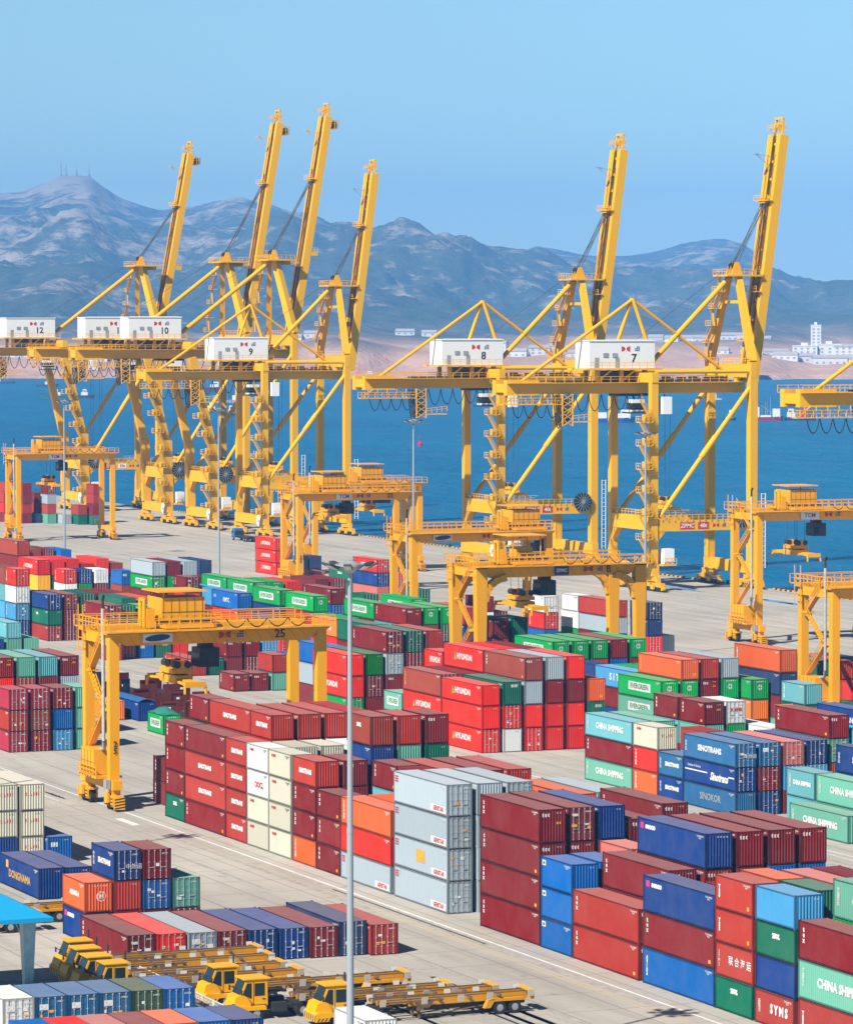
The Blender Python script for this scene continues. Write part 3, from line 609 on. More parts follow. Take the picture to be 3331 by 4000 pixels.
# row, right end (m), length (ft), tiers from the top down: colour, D = doors to the east, h = high cube, :mark, *n = n boxes hidden inside the stack
DATA = """
A1 -379.9 20 m:TX m:TX m:TX G:LG
A1 -367.6 40 m:TX R:RS R:RS m:TX
A1 -361.48 20 R:RS R:RS R:RS R:RS
A1 -355.3 20 w:KL w:NY c:KL c:KL
A1 -349.15 20 c:KL c:KL c:KL c:KL
A1 -342.65 20 R:RS m:TX m:TX o:VT
A1 -336.37 20 m:TX m:TX m:TX
A1 -324.05 40 o:VT r y:GS
A1 -311.05 40 yDh:GS yDh:GS yDh:GR yDh:GS
A1 -291.85 40 mh:TX mh:TX mh:TX mh:TX
A1 -285.45 20 B:BS B:BS B:BS
A1 -273.1 40 Rh:TX Rh:TX
A1 -260.15 40 bh:SE mh:TX Bh:VA
A1 -254.0 20 R:SM R:SM R:SC G:LG
A1 -247.5 20 l G:LG b R:SY
A1 -234.75 40 mh:TX Mh:CS Rh:SM
A2 -391.9 20 m:TX m:TX
A2 -380.3 20 m:TX *4
A2 -367.9 40 R:RS *4
A2 -361.75 20 R:RS *4
A3 -361.6 40 R *4
A4 -361.6 40 R *4
A5 -361.6 40 R *4
A2 -355.4 20 c *3
A3 -355.4 20 c *3
A4 -355.4 20 w *3
A5 -355.4 20 c *3
A2 -342.3 20 m:TX m *2
A3 -342.6 20 kh:LG *4
A4 -342.5 20 Rh *4
A5 -342.4 20 mh:TX *4
A3 -336.1 20 m:TX *3
A4 -329.5 40 R *3
A5 -329.5 40 m *3
A6 -329.5 40 R *3
A2 -324.0 40 o *2
A3 -323.6 40 m *3
A2 -310.96 40 yh yh yh yh
A3 -310.7 40 yDh yh *2
A4 -310.7 40 o *3
A5 -309.5 40 o *3
A6 -310.0 40 y *3
A2 -292.1 40 mDh:TX mh:TX *2
A3 -292.1 40 bh mDh:TX *2
A4 -292.0 40 m:TX *3
A5 -291.6 40 mh:TX *3
A2 -285.95 20 B B *1
A3 -285.95 20 ph *2
A2 -273.4 40 mh:TX mh *1
A3 -272.7 40 bh:SE mh:TX *2
A4 -272.7 40 mh:TX mh *2
A5 -272.7 40 mh:TX Bh *2
A6 -272.7 40 mh:TX Bh *2
A2 -261.6 20 m *2
A3 -260.3 40 m *2
A2 -255.4 20 o *3
A2 -249.1 20 G G *2
A3 -248.0 40 p *3
A4 -248.0 40 m *3
A2 -234.7 40 Mh:CS *3
A2 -451.1 20 qD RD qD
A3 -451.1 20 qD kD mD
A4 -451.0 20 mD B lD
A5 -451.2 20 M M M
A3 -466.2 40 m:TX *3
A4 -466.2 40 M *3
A5 -465.9 40 t *3
A6 -466.1 40 m:TX *3
181 -586 40 t M
183.9 -586 40 M
178.1 -586 40 b
B1 -427.4 40 r:HY rh rDh:HY
B2 -427.3 40 Gh:SQ rDh wh
B3 -427.3 40 kh:TX yh rh rDh
B4 -427.3 40 yh mh rh rh
B5 -427.3 40 rh mh rh rh
B6 -427.3 40 oh:YV Gh:SQ oh
B1 -439.9 40 kDh:YV rh:HY rh
B1 -452.4 20 M:EV k:YV
B2 -439.9 40 mh *2
B3 -439.8 40 rh:HY *3
B4 -439.8 40 rh *3
B5 -439.8 40 mh *3
B3 -452.4 20 r:HY *3
B1 -471.0 40 rh rh:HY gDh
B2 -471.2 40 Hh mDh mh
B3 -471.0 40 mDh:TX yDh mh:TX *1
B4 -471.0 40 GDh mDh *2
B5 -470.8 40 Rh *3
B4 -483.6 40 Gh *3
B2 -483.6 40 BDh *2
B1 -361.4 40 sD:ST bD:SN s:SK
B2 -361.2 40 sD:DL mD bD
B3 -361.2 40 pD lD *1
B4 -361.3 40 bD lD *1
B5 -361.7 40 m:TX MD *2
B1 -373.75 20 s:ST b:ST
B1 -379.95 20 c:KL r:VT o:VT
B1 -386.2 40 t:CS m:TX M:CS
B2 -386.1 40 M *2
B3 -392.4 20 M *2
B2 -373.8 20 R *2
B3 -379.7 20 m:TX *3
B4 -379.9 20 wD:KL *3
B3 -386.2 20 m:TX *3
B5 -374.6 40 w *2
B6 -361.0 40 Ch *2
B1 -337.4 40 Mh:CS
B2 -336.9 40 Mh:CS Mh
B2 -349.4 20 th:CS th
B3 -337.8 40 bh:ST bh *1
B4 -337.8 40 c *2
C1 -429.6 40 g:EV M:EV *1
C2 -429.6 40 o:YV g:EV *2
C3 -429.6 40 R m:TX *2
C4 -429.6 40 y g:EV *2
C5 -427.0 40 g:EV O *1
C6 -424.8 40 oh:VT nh *2
C6 -418.4 20 t:VT G *1
C5 -414.8 20 O:HA *1
C1 -377.4 40 bh:ST *2
C2 -377.4 40 Gh *2
C3 -402.0 20 m *1
C2 -442.2 40 l:SI m *1
C3 -442.2 40 g:EV *2
C4 -442.2 40 g:EV *2
C5 -442.2 40 m *2
C2 -454.6 20 b *2
C1 -461.3 40 g:EV *3
C2 -461.3 40 g:EV *3
C3 -461.3 40 g:EV *3
C4 -461.3 40 m *3
C5 -461.3 40 g:EV *3
C2 -486.9 20 mh:TX *3
C3 -486.9 20 Gh *3
C3 -524.4 40 m:TX t *2
C3 -536.8 40 g:EV *3
C4 -524.6 40 g:EV *3
C5 -524.5 40 g:EV *3
C6 -522.5 40 R *3
C6 -542.6 40 g:EV *3
C5 -554.5 20 GD *3
C1 -536.0 40 O:ML *2
C1 -529.4 20 b:ST *2
C2 -541.8 40 g:EV *2
C3 -588.3 40 g:EV *3
C3 -600.8 40 g:EV m *2
C2 -568.7 40 g:EV b *2
C2 -554.2 40 g:EV R *2
C4 -588.3 40 g:EV *3
C5 -587.8 40 r *3
C5 -568.5 40 m:TX BD *2
C2 -587.7 40 Bh:KM *2
C2 -600.2 40 lh *2
C1 -604.6 20 mD:TX *3
C1 -670.2 20 rD:VT w *1
C2 -670.0 20 bD *2
C3 -669.6 20 wD *2
C4 -663.0 20 B:DL *2
C6 -670.8 40 w *1
C4 -646.0 40 y:VT gD:EV *2
C5 -646.0 40 m g:EV *2
C6 -645.7 40 y *3
C1 -686.2 40 rh:HY Yh *1
C2 -686.3 40 rh *2
C3 -686.4 40 rh *2
C4 -686.2 40 R *2
C5 -686.0 40 rh *2
C6 -686.2 40 k *2
C1 -698.6 40 kh *3
D1 -446.6 40 G *2
D2 -446.6 40 R pD *1
D3 -446.6 40 n *2
D1 -459.1 40 y *2
D2 -434.0 40 r *1
D2 -539.3 20 wD rD:VT *2
D4 -539.1 20 wD wD *2
D4 -526.7 40 R y *2
D5 -520.6 20 nD n rD *1
D6 -522.0 20 yD *1
D3 -595.9 20 GD *2
D1 -627.7 40 m *2
D2 -626.8 40 mD *2
D3 -576.0 40 M *1
D4 -576.2 20 m w *1
D5 -577.0 20 mD *1
D1 -687.2 40 n *2
D3 -820.0 40 w
D4 -820.5 40 k
D5 -819.8 40 mD
D6 -816.5 40 B
D5 -832.6 40 g
D2 -820.3 40 m
E2 -688.3 40 G:GE GD
E2 -675.9 40 rD:HY bD p
E3 -675.8 40 rD pD
E2 -720.3 20 n w *1
E4 -723.0 20 p
E5 -732.0 20 n n
E4 -732.2 20 n *1
E5 -751.6 40 rD:HY r:HY r:HY
F1 -978.3 20 R
F3 -977.6 20 n
F5 -969.4 20 yD
F6 -964.9 20 R G
320.8 -962.0 20 m GD
F2 -976.8 20 mh m R:VT m
F1 -984.5 20 R r m
F4 -985.0 20 m R *1
F4 -973.5 20 mD y:VT R *1
323.7 -970.0 20 R R *2
F2 -992.0 20 R r m *1
B1 -617.7 20 rDh:VT wDh lDh:VT bDh
B1 -624.0 40 kh th:VT lh ph
B2 -609.0 40 bD G:LG RD
B3 -609.0 40 mD mD mD
B4 -608.6 40 GD GD *1
B5 -609.2 40 mD:TX *2
B1 -569.6 40 mDh:TX *1 RDh
B2 -571.8 20 GDh *1 RD:VT
B3 -571.5 20 gh mh B:DL
B4 -571.5 20 mh *1 G:SQ
B5 -571.5 20 rh rh r
B2 -539.5 40 R:TX
B3 -539.6 20 G
B4 -539.6 40 m:TX m
B5 -539.6 20 m:TX mD
B6 -539.4 20 lD b
B3 -513.2 20 R M
B4 -513.0 20 BD M
B1 -513.8 20 m:TX
B2 -513.6 20 m:TX
B5 -596.5 40 G *2
B6 -596.5 40 o *2
B6 -609.0 40 m *2
163.6 -462.5 20 g:EV
162.9 -482.7 20 O
166.4 -480.2 40 b
108.9 -357.2 40 c:KL c:KL b
111.5 -357.0 40 c:KL c:KL c:KL
114.1 -356.2 40 B:DL
105.95 -333.6 40 bh:DN
108.5 -333.4 40 bh
102.0 -308.4 20 o:HA b:SE
104.6 -308.3 20 bD:ST R *1
107.2 -308.0 20 mD BD *1
109.8 -308.0 20 MD *1
101.4 -295.6 40 mD:TX
103.95 -295.3 40 rD:VT
106.5 -294.9 40 yD:DL
109.05 -294.6 40 mD:TX
111.6 -294.3 40 bD
114.15 -294.0 40 bD
116.7 -293.7 40 mD
119.25 -293.6 40 nDh
121.8 -292.9 40 RD
83.3 -271.1 20 wD:DL
85.78 -270.9 20 sD:DL
88.26 -270.8 20 sD:DL
90.74 -270.7 20 sD:DL
93.22 -270.6 20 xD
95.7 -270.4 20 BD
81.15 -256.7 20 B
83.6 -256.7 20 r
86.05 -256.7 20 p
88.5 -256.7 20 m
90.95 -256.7 20 o
93.4 -256.6 20 B
95.85 -256.5 20 b
104.5 -252.4 20 w
"""
# running numbers (as listed above, each stack counted from the ground) of the 300 boxes that show largest, and of the others that show at all
OWN = {0, 1, 2, 3, 4, 5, 6, 7, 8, 9, 10, 11, 12, 13, 14, 15, 16, 17, 18, 19, 20, 21, 22, 23, 24, 25, 26, 27, 28, 29, 30, 31, 32, 33, 34, 35, 36, 37, 38, 39, 40,
41, 42, 43, 44, 45, 46, 47, 48, 49, 50, 51, 52, 53, 54, 55, 56, 63, 68, 73, 78, 83, 96, 108, 112, 113, 117, 118, 122, 123, 127, 131, 135, 139, 150, 154,
162, 166, 169, 170, 174, 178, 182, 185, 188, 191, 194, 195, 199, 203, 207, 217, 221, 225, 233, 234, 235, 236, 237, 238, 239, 240, 241, 242, 243, 244, 245,
249, 253, 257, 261, 263, 266, 267, 268, 269, 270, 271, 272, 273, 274, 275, 276, 277, 278, 279, 280, 281, 282, 283, 286, 288, 289, 291, 298, 310, 311, 312,
313, 315, 316, 319, 320, 324, 328, 332, 335, 336, 337, 338, 339, 340, 341, 344, 347, 350, 351, 352, 353, 354, 355, 356, 357, 358, 359, 362, 372, 376, 380,
387, 389, 391, 394, 399, 400, 403, 404, 407, 408, 411, 412, 414, 415, 418, 419, 422, 427, 435, 451, 455, 459, 463, 467, 471, 475, 479, 483, 487, 491, 494,
495, 506, 516, 520, 522, 523, 524, 526, 527, 528, 540, 541, 542, 543, 549, 550, 553, 567, 568, 579, 598, 600, 601, 604, 615, 616, 620, 623, 624, 627, 628,
644, 657, 659, 660, 671, 672, 673, 704, 705, 706, 711, 712, 713, 716, 723, 724, 725, 730, 731, 733, 734, 737, 738, 739, 741, 743, 746, 747, 750, 751, 761,
762, 763, 765, 766, 767, 768, 769, 770, 771, 772, 773, 774, 776, 777, 779, 780, 782, 783, 784, 785, 786, 787, 788, 789, 790, 791, 792, 793, 794, 795, 796,
797, 800, 801, 802, 803, 804, 805, }
SEEN = {57, 58, 67, 88, 92, 100, 107, 111, 126, 142, 146, 147, 148, 149, 158, 173, 190, 198, 202, 206, 229, 248, 252, 256, 260, 262, 264, 265, 285, 294, 302, 306,
314, 318, 323, 331, 333, 334, 342, 343, 346, 349, 365, 368, 371, 375, 379, 383, 386, 390, 417, 421, 433, 434, 438, 447, 462, 466, 470, 486, 490, 499, 503,
505, 512, 521, 525, 532, 536, 539, 544, 545, 546, 547, 548, 552, 555, 556, 558, 559, 561, 562, 566, 570, 571, 572, 576, 578, 581, 582, 585, 588, 591, 594,
597, 603, 607, 612, 614, 618, 619, 626, 630, 633, 636, 639, 646, 649, 651, 652, 653, 656, 658, 661, 662, 663, 664, 665, 666, 668, 670, 674, 675, 676, 677,
678, 679, 680, 681, 682, 683, 684, 686, 687, 689, 690, 691, 692, 693, 694, 697, 698, 702, 703, 708, 709, 710, 714, 715, 717, 718, 719, 722, 726, 727, 728,
729, 732, 735, 736, 740, 742, 745, 748, 749, 754, 757, 760, 764, 775, 778, 781, 798, 799, }
rows = {}; cnt_ = 0; rf = random.Random(4)
for ln in DATA.strip().split("\n"):
    rk, xr, L, *tk = ln.split(); full = []
    for k in tk: full += ([k] if k[0] != '*' else ['?']*int(k[1:]))
    top_h = 'h' in full[0].split(':')[0][1:]; st = []
    for k in reversed(full):
        if k == '?': ch, door, hc, code = rf.choice('mmmmRRrkobBgGMty'), rf.random() < 0.35, 1 if top_h else 0, ''
        else:
            a, *c_ = k.split(':'); ch, door, hc, code = a[0], 'D' in a[1:], 1 if 'h' in a[1:] else 0, (c_[0] if c_ else '')
        st.append((ch, door, hc, code, cnt_ in OWN, cnt_ in SEEN)); cnt_ += 1
    rows.setdefault(round(row_y(rk), 2), []).append((float(xr), int(L), st))
LANE = [("A", 130, 160, "roadside"), ("P", 160, 190, "open-pocket"), ("B", 190, 213, "middle-block"), ("C", 213, 240, "third-block"), ("D", 240, 272, "fourth-block"),
        ("E", 272, 301, "fifth-block"), ("F", 301, 340, "quayside-block")]
def block_of(y, x):
    if y < 130:
        if x < -350: return "W", "cream corner block"
        if x < -330: return "Q", "blue pair by the canopy"
        if x < -305: return "U", "piled block behind the tractors"
        if x < -285: return "T", "ground row behind the tractors"
        if x < -262: return "S", "bottom-corner row by the fence"
        return "V", "bottom-edge row before the fence"
    for k, a, b_, nm in LANE:
        if a <= y < b_: return k, nm
blocks = {}
for y, st in rows.items():
    for s in st: blocks.setdefault(block_of(y, s[0])[0], set()).add(y)
blk_sorted = {k: sorted(v) for k, v in blocks.items()}
rest = []
for y in sorted(rows):
    bycol = {}
    for s in rows[y]: bycol.setdefault(block_of(y, s[0]), []).append(s)
    for (bk, bname), st in bycol.items():
        st.sort(key=lambda s: s[0]); ri = blk_sorted[bk].index(y) + 1; seen_n = 0
        for xr, L, tk in st:
            if any(k[4] for k in tk): seen_n += 1
            z = 0.0; n = len(tk)
            for tier, (ch, door, hc, code, own, seen) in enumerate(tk, 1):
                loc = (xr - LEN[L]/2 + rt.uniform(-0.05, 0.05), y + CW/2 + rt.uniform(-0.03, 0.03), z); jit = rt.uniform(-0.0022, 0.0022)
                if own:
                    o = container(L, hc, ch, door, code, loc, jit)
                    tn = "lone" if n == 1 else ("topmost" if tier == n else ("ground-level" if tier == 1 else ORD[tier] + "-tier"))
                    d = TDESC.get(code, ""); ln_ = "long" if L == 40 else "short"
                    if bk in "WQUTSV": where = f"{ORD[ri]} along the {bname}"
                    else: where = f"{ORD[seen_n]} stack from far end, {ORD[ri]} {bname} row"
                    o['label'] = " ".join(f"{tn} {d} {PAL[ch][1]} {ln_} container, {where}".split())
                    o['group'] = "stacked shipping containers"
                else: rest.append((L, hc, ch, door, code, loc, seen))
                z += HGT[hc]

# the remaining boxes of the yard: the smallest in view and those hidden inside the stacks, as one mass
import array
V, F, CI, MI, LT = [], [], [], [], []
def push(me, loc, rz, col, mi):
    b = len(V)//3; co = [0.0]*(len(me.vertices)*3); me.vertices.foreach_get("co", co)
    c_, s_ = math.cos(rz), math.sin(rz)
    for i in range(0, len(co), 3):
        x, y, z = co[i:i+3]; V.extend((loc[0] + x*c_ - y*s_, loc[1] + x*s_ + y*c_, loc[2] + z))
    for pl in me.polygons: F.append([b+i for i in pl.vertices]); CI.append(col); MI.append(mi)
for L, hc, ch, door, code, loc, seen in rest:
    d = cont_meshes(L, hc); hl = LEN[L]/2; v = rt.uniform(0.85, 1.14); fade = rt.uniform(0, 0.1)
    col = tuple(max(0.003, c_*v*(1-fade) + 0.19*fade) for c_ in PAL[ch][0]) + (1,)
    for k in ('frame', 'side_wall', 'side_wall_b', 'roof'): push(d[k], loc, 0, col, 0)
    push(d['end_wall'], (loc[0]-hl, loc[1], loc[2]), R(-90), col, 0)
    if door and seen:
        for k in ('door_l', 'door_r'):
            push(d[k], (loc[0]+hl-0.015, loc[1], loc[2]), 0, col, 0)
            for j in (0, 1): push(d[k+'_bar%d' % j], (loc[0]+hl-0.015, loc[1], loc[2]), 0, (0.6, 0.6, 0.6, 1), 0)
    else: push(d['end_wall'], (loc[0]+hl, loc[1], loc[2]), R(90), col, 0)
    if seen: LT.append((L, hc, door, code, loc))
M_CON2 = painted("container paint of the mass", (1, 1, 1), 0.5, 0.34, (0.11, 0.045, 0.02), nscale=0.45)
t = M_CON2.node_tree; va = nd(t, "ShaderNodeVertexColor"); va.layer_name = "Col"
rgbn = [n for n in t.nodes if n.type == 'RGB'][0]
for l_ in list(rgbn.outputs[0].links): t.links.new(va.outputs[0], l_.to_socket)
me = bpy.data.meshes.new("distant_containers"); me.from_pydata([V[i:i+3] for i in range(0, len(V), 3)], [], F); me.materials.append(M_CON2)
at_ = me.color_attributes.new("Col", 'FLOAT_COLOR', 'CORNER'); buf = array.array('f')
for pl, c_ in zip(me.polygons, CI): buf.extend(c_*pl.loop_total)
at_.data.foreach_set("color", buf); me.update()
mass = put("distant_containers", me); tag(mass, "remaining small far and half hidden boxes of the yard", "container", None, 'stuff')
LS = []
for L, hc, door, code, loc in LT:
    if not code: continue
    e = bpy.data.objects.new("tmp", None); COL.objects.link(e); letter(e, code, L, hc, door)
    for ch_ in list(e.children):
        ch_.parent = mass; ch_.location = tuple(a + b_ for a, b_ in zip(ch_.location, loc)); LS.append(ch_)
    bpy.data.objects.remove(e)
# join the mass's lettering by paint
bym = {}
for o in LS: bym.setdefault(o.material_slots[0].material.name, []).append(o)
for mn, obs in bym.items():
    vv, ff = [], []
    for o in obs:
        mw = Matrix.LocRotScale(o.location, o.rotation_euler, None); b = len(vv)
        vv += [tuple(mw @ v.co) for v in o.data.vertices]; ff += [[b+i for i in p.vertices] for p in o.data.polygons]
        bpy.data.objects.remove(o)
    me = bpy.data.meshes.new("lettering"); me.from_pydata(vv, [], ff); me.update(); q = put("lettering", me, mass, None, bpy.data.materials[mn]); tag(q, kind='stuff')

# ================================================================== SHIP-TO-SHORE CRANES
M_BRN = plain("greased rail brown", (0.26, 0.11, 0.015), 0.5)
def logo(parent, x, y, z, s, name="emblem"):
    """two red half discs back to back and a block of blue squares, as on the white houses"""
    g = MB()
    for sg in (-1, 1):
        pts = [(y + sg*0.12*s, z-0.5*s)] + [(y + sg*(0.95 - 0.95*0)*s*0 + sg*(0.12 + 0.78*math.cos(a))*s, z + 0.5*s*math.sin(a)) for a in [(-0.5 + k/8.0)*math.pi for k in range(9)]] + [(y + sg*0.12*s, z+0.5*s)]
        off = 0.10*s*0
        pts = [(py, pz) for py, pz in pts]
        n = len(pts); vs = [(x+0.02, (2*y + sg*1.02*s - py) if True else py, pz) for py, pz in pts]
        g.add(vs, [tuple(range(n))])
    g.build(name, M_RED, parent)
    b_ = MB()
    for i in range(3):
        for j in range(3):
            if i == 2 and j == 0: continue
            b_.box(x+0.012, x+0.022, y+1.9*s+j*0.36*s, y+2.17*s+j*0.36*s, z-0.42*s+i*0.33*s, z-0.18*s+i*0.33*s)
    b_.build(name, M_BLU, parent)

def catenary(mb, x, y0, y1, z, drop, r=0.07, n=8):
    pts = [(x, y0 + (y1-y0)*i/n, z - drop*(1-((2*i/n)-1)**2)**0.8) for i in range(n+1)]; mb.path(pts, r, 5)

WHEEL = None
def rail_bogie(parent, x, y, sgn):
    """equaliser beams over eight rail wheels"""
    g = MB(); g.prism_x([(-0.5, 3.0), (0.5, 3.0), (0.35, 2.0), (-0.35, 2.0)], -2.6, 2.6)
    for s in (-1, 1):
        g.prism_x([(-0.55, 1.75), (0.55, 1.75), (0.4, 1.05), (-0.4, 1.05)], s*2.35-1.9, s*2.35+1.9); g.box(s*2.35-0.35, s*2.35+0.35, -0.4, 0.4, 1.7, 2.2)
        g.box(s*2.35-1.6, s*2.35-0.6, -0.95, -0.5, 0.5, 1.3); g.box(s*2.35+0.7, s*2.35+1.5, 0.5, 0.95, 0.4, 1.2)
    g.box(-4.65, -4.35, -0.45, 0.45, 0.35, 1.35); g.box(4.35, 4.65, -0.45, 0.45, 0.35, 1.35); g.tube((4.6, 0, 0.8), (5.1, 0, 0.8), 0.28); g.tube((-5.1, 0, 0.8), (-4.6, 0, 0.8), 0.28)
    o = g.build("bogie", M_YEL, parent, (x, y, 0))
    w_ = MB(); 
    w_.tube((0, -0.25, 0), (0, 0.25, 0), 0.42, n=12); me = w_.mesh("wheel", [M_DRK])
    for s in (-1, 1):
        for k in (-1.25, 0.0, 1.25): put("wheel", me, o, (s*2.35+k, 0, 0.43))
    return o

def sts_crane(num, two=False, tipz=107.0):
    gb, gt = (44.0, 46.4) if two else (39.0, 41.2)
    p = dict(apex=(8.5, 69.3) if two else (11.5, 62.3), tip=(23.5, tipz) if two else (21.6, 90.8), hinge=(13.0, gb+1.6) if two else (14.9, gb+2.2))
    wst = gt + 4.0; top = gt + 2.2; r_ = thing("quay_crane", None, "crane", (0, 353, 0), 0, "ship-to-shore cranes on the quay")
    for sx in (-1, 1):
        for sy in (-1, 1): rail_bogie(r_, sx*9, sy*11, sx)
    for sy in (-1, 1):
        g = MB(); g.box(-10.2, 10.2, sy*11-0.75, sy*11+0.75, 3.02, 5.3); g.build("sill_beam", M_YEL, r_)
    knee = 20.0
    for sx in (-1, 1):
        g = MB(); g.beam((sx*9, 11, 5.29), (sx*9, 11, wst), 1.7, 1.6); g.build("leg", M_YEL, r_)
        g = MB()
        if two:
            g.beam((sx*9, -11, 5.29), (sx*9, -11.4, knee+2.0), 1.7, 2.2, up=(0, 1, 0)); g.beam((sx*9, -11.3, knee), (sx*9, -17.0, gb+0.3), 1.5, 1.9, up=(0, 1, 0))
        else: g.beam((sx*9, -11, 5.29), (sx*9, -11, gt+2.0), 1.5, 1.45)
        g.prism_x([(-9.9, 10.2), (-8.2, 12.2), (-9.9, 14.2)], sx*9-0.6, sx*9+0.6)
        g.build("leg", M_YEL, r_)
        g = MB(); g.box(sx*9-0.7, sx*9+0.7, -10.0, 10.0, 11.8, 13.9); g.rail([(sx*9+0.9, -9.5, 13.9), (sx*9+0.9, 9.5, 13.9)], 1.1, 0.05, 1.4); g.build("side_beam", M_YEL, r_)
        g = MB(); a, b_ = Vector((sx*9, -9.6, 14.6)), Vector((sx*9, 10.4, gb+1.0)); g.tube(a, b_, 0.48, n=12); g.tube(a.lerp(b_, 0.46), a.lerp(b_, 0.62), 0.62, n=12); g.build("brace", M_YEL, r_)
        if not two:
            g = MB(); g.tube((sx*9, -10.5, 43.3), (sx*9, 10.2, 43.3), 0.4, n=10); g.build("top_beam", M_YEL, r_)
    for x0, x1 in ((-8.1, 8.1),):
        g = MB(); g.box(x0, x1, -11.7, -10.3, 12.0, 14.8)
        for s in (-1, 1): g.add([(s*8.0, -11.6, 12.05), (s*8.0, -10.4, 12.05), (s*5.6, -11.6, 12.05), (s*5.6, -10.4, 12.05), (s*8.0, -11.6, 9.6), (s*8.0, -10.4, 9.6)], [(0, 2, 4), (1, 5, 3), (2, 3, 5, 4), (0, 4, 5, 1)])
        g.rail([(x0, -11.6, 14.8), (x1, -11.6, 14.8)], 1.1, 0.05, 1.5); g.build("portal_beam", M_YEL, r_)
        yl = -17.0 if two else -11
        g = MB(); g.box(-9.9, 9.9, yl-0.7, yl+0.7, gt+0.003, gt+1.9); g.build("cross_beam", M_YEL, r_)
        g = MB(); g.box(-9.9, 9.9, 10.3, 11.7, gt+0.9, gt+3.6); g.rail([(-9.5, 10.1, gt+3.6), (9.5, 10.1, gt+3.6)], 1.1, 0.05, 2); g.build("cross_beam", M_YEL, r_)
    # trolley girder with walkways
    yb = -46.0 if two else -40.2
    g = MB()
    for s in (-1, 1):
        g.box(s*2.7-0.6, s*2.7+0.6, yb, 12.4, gb, gt); g.box(s*2.7-0.75, s*2.7+0.75, yb, yb+7.0, gb-0.25, gt+0.5)
        g.box(s*3.9-0.55, s*3.9+0.55, yb, 12.2, gt-0.1, gt-0.02)
    for y in (yb+0.5, yb+7.5, -20, -4, 11.5): g.box(-2.1, 2.1, y-0.4, y+0.4, gb+0.3, gt-0.2)
    for s in (-1, 1):
        for y in (-11.0 if not two else -17.0, 11.0): g.box(s*2.7-0.5, s*2.7+0.5, y-0.5, y+0.5, gt-0.05, gt+1.0)
    g.build("girder", M_YEL, r_)
    g = MB(); g.rail([(4.4, yb, gt), (4.4, 12, gt)], 1.15, 0.045, 2.0); g.rail([(-4.4, yb, gt), (-4.4, 12, gt)], 1.15, 0.045, 2.0); g.build("handrail", M_YEL, r_)
    g = MB(); g.box(1.2, 2.0, -28, 10, gt+0.01, gt+0.3); g.box(-1.9, -1.2, -28, 10, gt+0.01, gt+0.3)
    for k in range(9): g.box(-1.6 + (k % 3)*1.1, -0.9 + (k % 3)*1.1 + 0.6, -9 + k*2.0, -7.6 + k*2.0, gt+0.02, gt+0.7+0.25*(k % 3))
    g.build("trolley_machinery", M_DRK, r_)
    # white machinery house
    y0, y1 = (-32.1, -17.8) if two else (-22.2, -7.8); z0 = gt+2.8
    hw_ = 3.2; hs_ = MB(); hs_.box(-hw_, hw_, y0, y1, z0, z0+5.3); hs_.box(-hw_-0.15, hw_+0.15, y0-0.15, y1+0.15, z0+5.303, z0+5.55)
    for s in (-1, 1): hs_.box(-hw_+0.3, hw_-0.3, y0+0.3, y1-0.3, z0+5.551, z0+5.62)
    ho = hs_.build("machinery_house", M_WHT, r_)
    for y in (y0+1.2, (y0+y1)/2-1.5): g = MB(); g.box(hw_-0.01, hw_+0.03, y, y+0.9, z0+0.1, z0+2.1); g.build("door", M_GRY, ho)
    for y in (y0+3.0, y0+5.0): g = MB(); g.box(hw_+0.002, hw_+0.12, y, y+1.1, z0+2.2, z0+3.0); g.build("vent", M_GRY, ho)
    word(str(num), 2.3, ho, (hw_+0.022, y1-4.6, z0+1.9), '+X', M_BLK, "number", bold=0.05); logo(ho, hw_, y1-6.4, z0+3.8, 1.05)
    g = MB(); g.box(-hw_-1.2, hw_+1.2, y0-1.2, y1+1.2, z0-0.35, z0-0.01); g.rail([(hw_+1.1, y0-1.1, z0), (hw_+1.1, y1+1.1, z0)], 1.1, 0.045, 1.6)
    for y in (y0+2, (y0+y1)/2, y1-2):
        for s in (-1, 1): g.box(s*2.7-0.35, s*2.7+0.35, y-0.4, y+0.4, gt+0.004, z0-0.3)
        g.beam((hw_+0.4, y+2.6, z0-0.4), (3.0, y, gt+0.2), 0.35)
    g.build("house_platform", M_YEL, r_)
    g = MB(); g.box(-2.4, 2.4, y0+4, y1-4, gt+0.05, z0-0.5); g.build("winch", M_DRK, r_)
    # apex frame, stays
    ay, az = p['apex']; 
    g = MB(); g.beam((9, 11, wst-0.01), (2.0, ay, az), 1.5, 1.5, 1.2, 1.2) if not two else g.beam((9, 11, wst-0.01), (2.2, ay, az), 1.7, 2.0, 1.4, 1.8); fo = g.build("apex_leg", M_YEL, r_)
    g = MB(); g.beam((-9, 11, wst-0.01), (-2.0, ay, az), 1.4, 1.4, 1.1, 1.1); g.build("apex_leg", M_YEL, r_)
    g = MB(); n_ = 5                                                     # stairs on the far apex leg
    for k in range(n_):
        zz = wst + (az-wst)*(k+0.1)/n_; xx = -9 + 7*(zz-wst)/(az-wst); g.box(xx-1.1, xx+1.1, ay-2.6, ay-0.9, zz, zz+0.12); g.rail([(xx-1.1, ay-2.6, zz), (xx+1.1, ay-2.6, zz)], 1.1, 0.05, 1.1)
        z2 = zz + (az-wst)/n_; x2 = -9 + 7*(z2-wst)/(az-wst); a_ = (xx+0.9*(-1)**k, ay-1.8, zz); b2 = (x2-0.9*(-1)**k, ay-1.8, z2); g.beam(a_, b2, 0.7, 0.12); g.beam((a_[0], a_[1]-0.5, a_[2]+1), (b2[0], b2[1]-0.5, b2[2]+1), 0.06)
    g.build("stairway", M_YEL, r_)
    g = MB(); px = 5.0 if two else 3.2; g.box(-px, px, ay-3.0, ay+5.0, az, az+0.35)
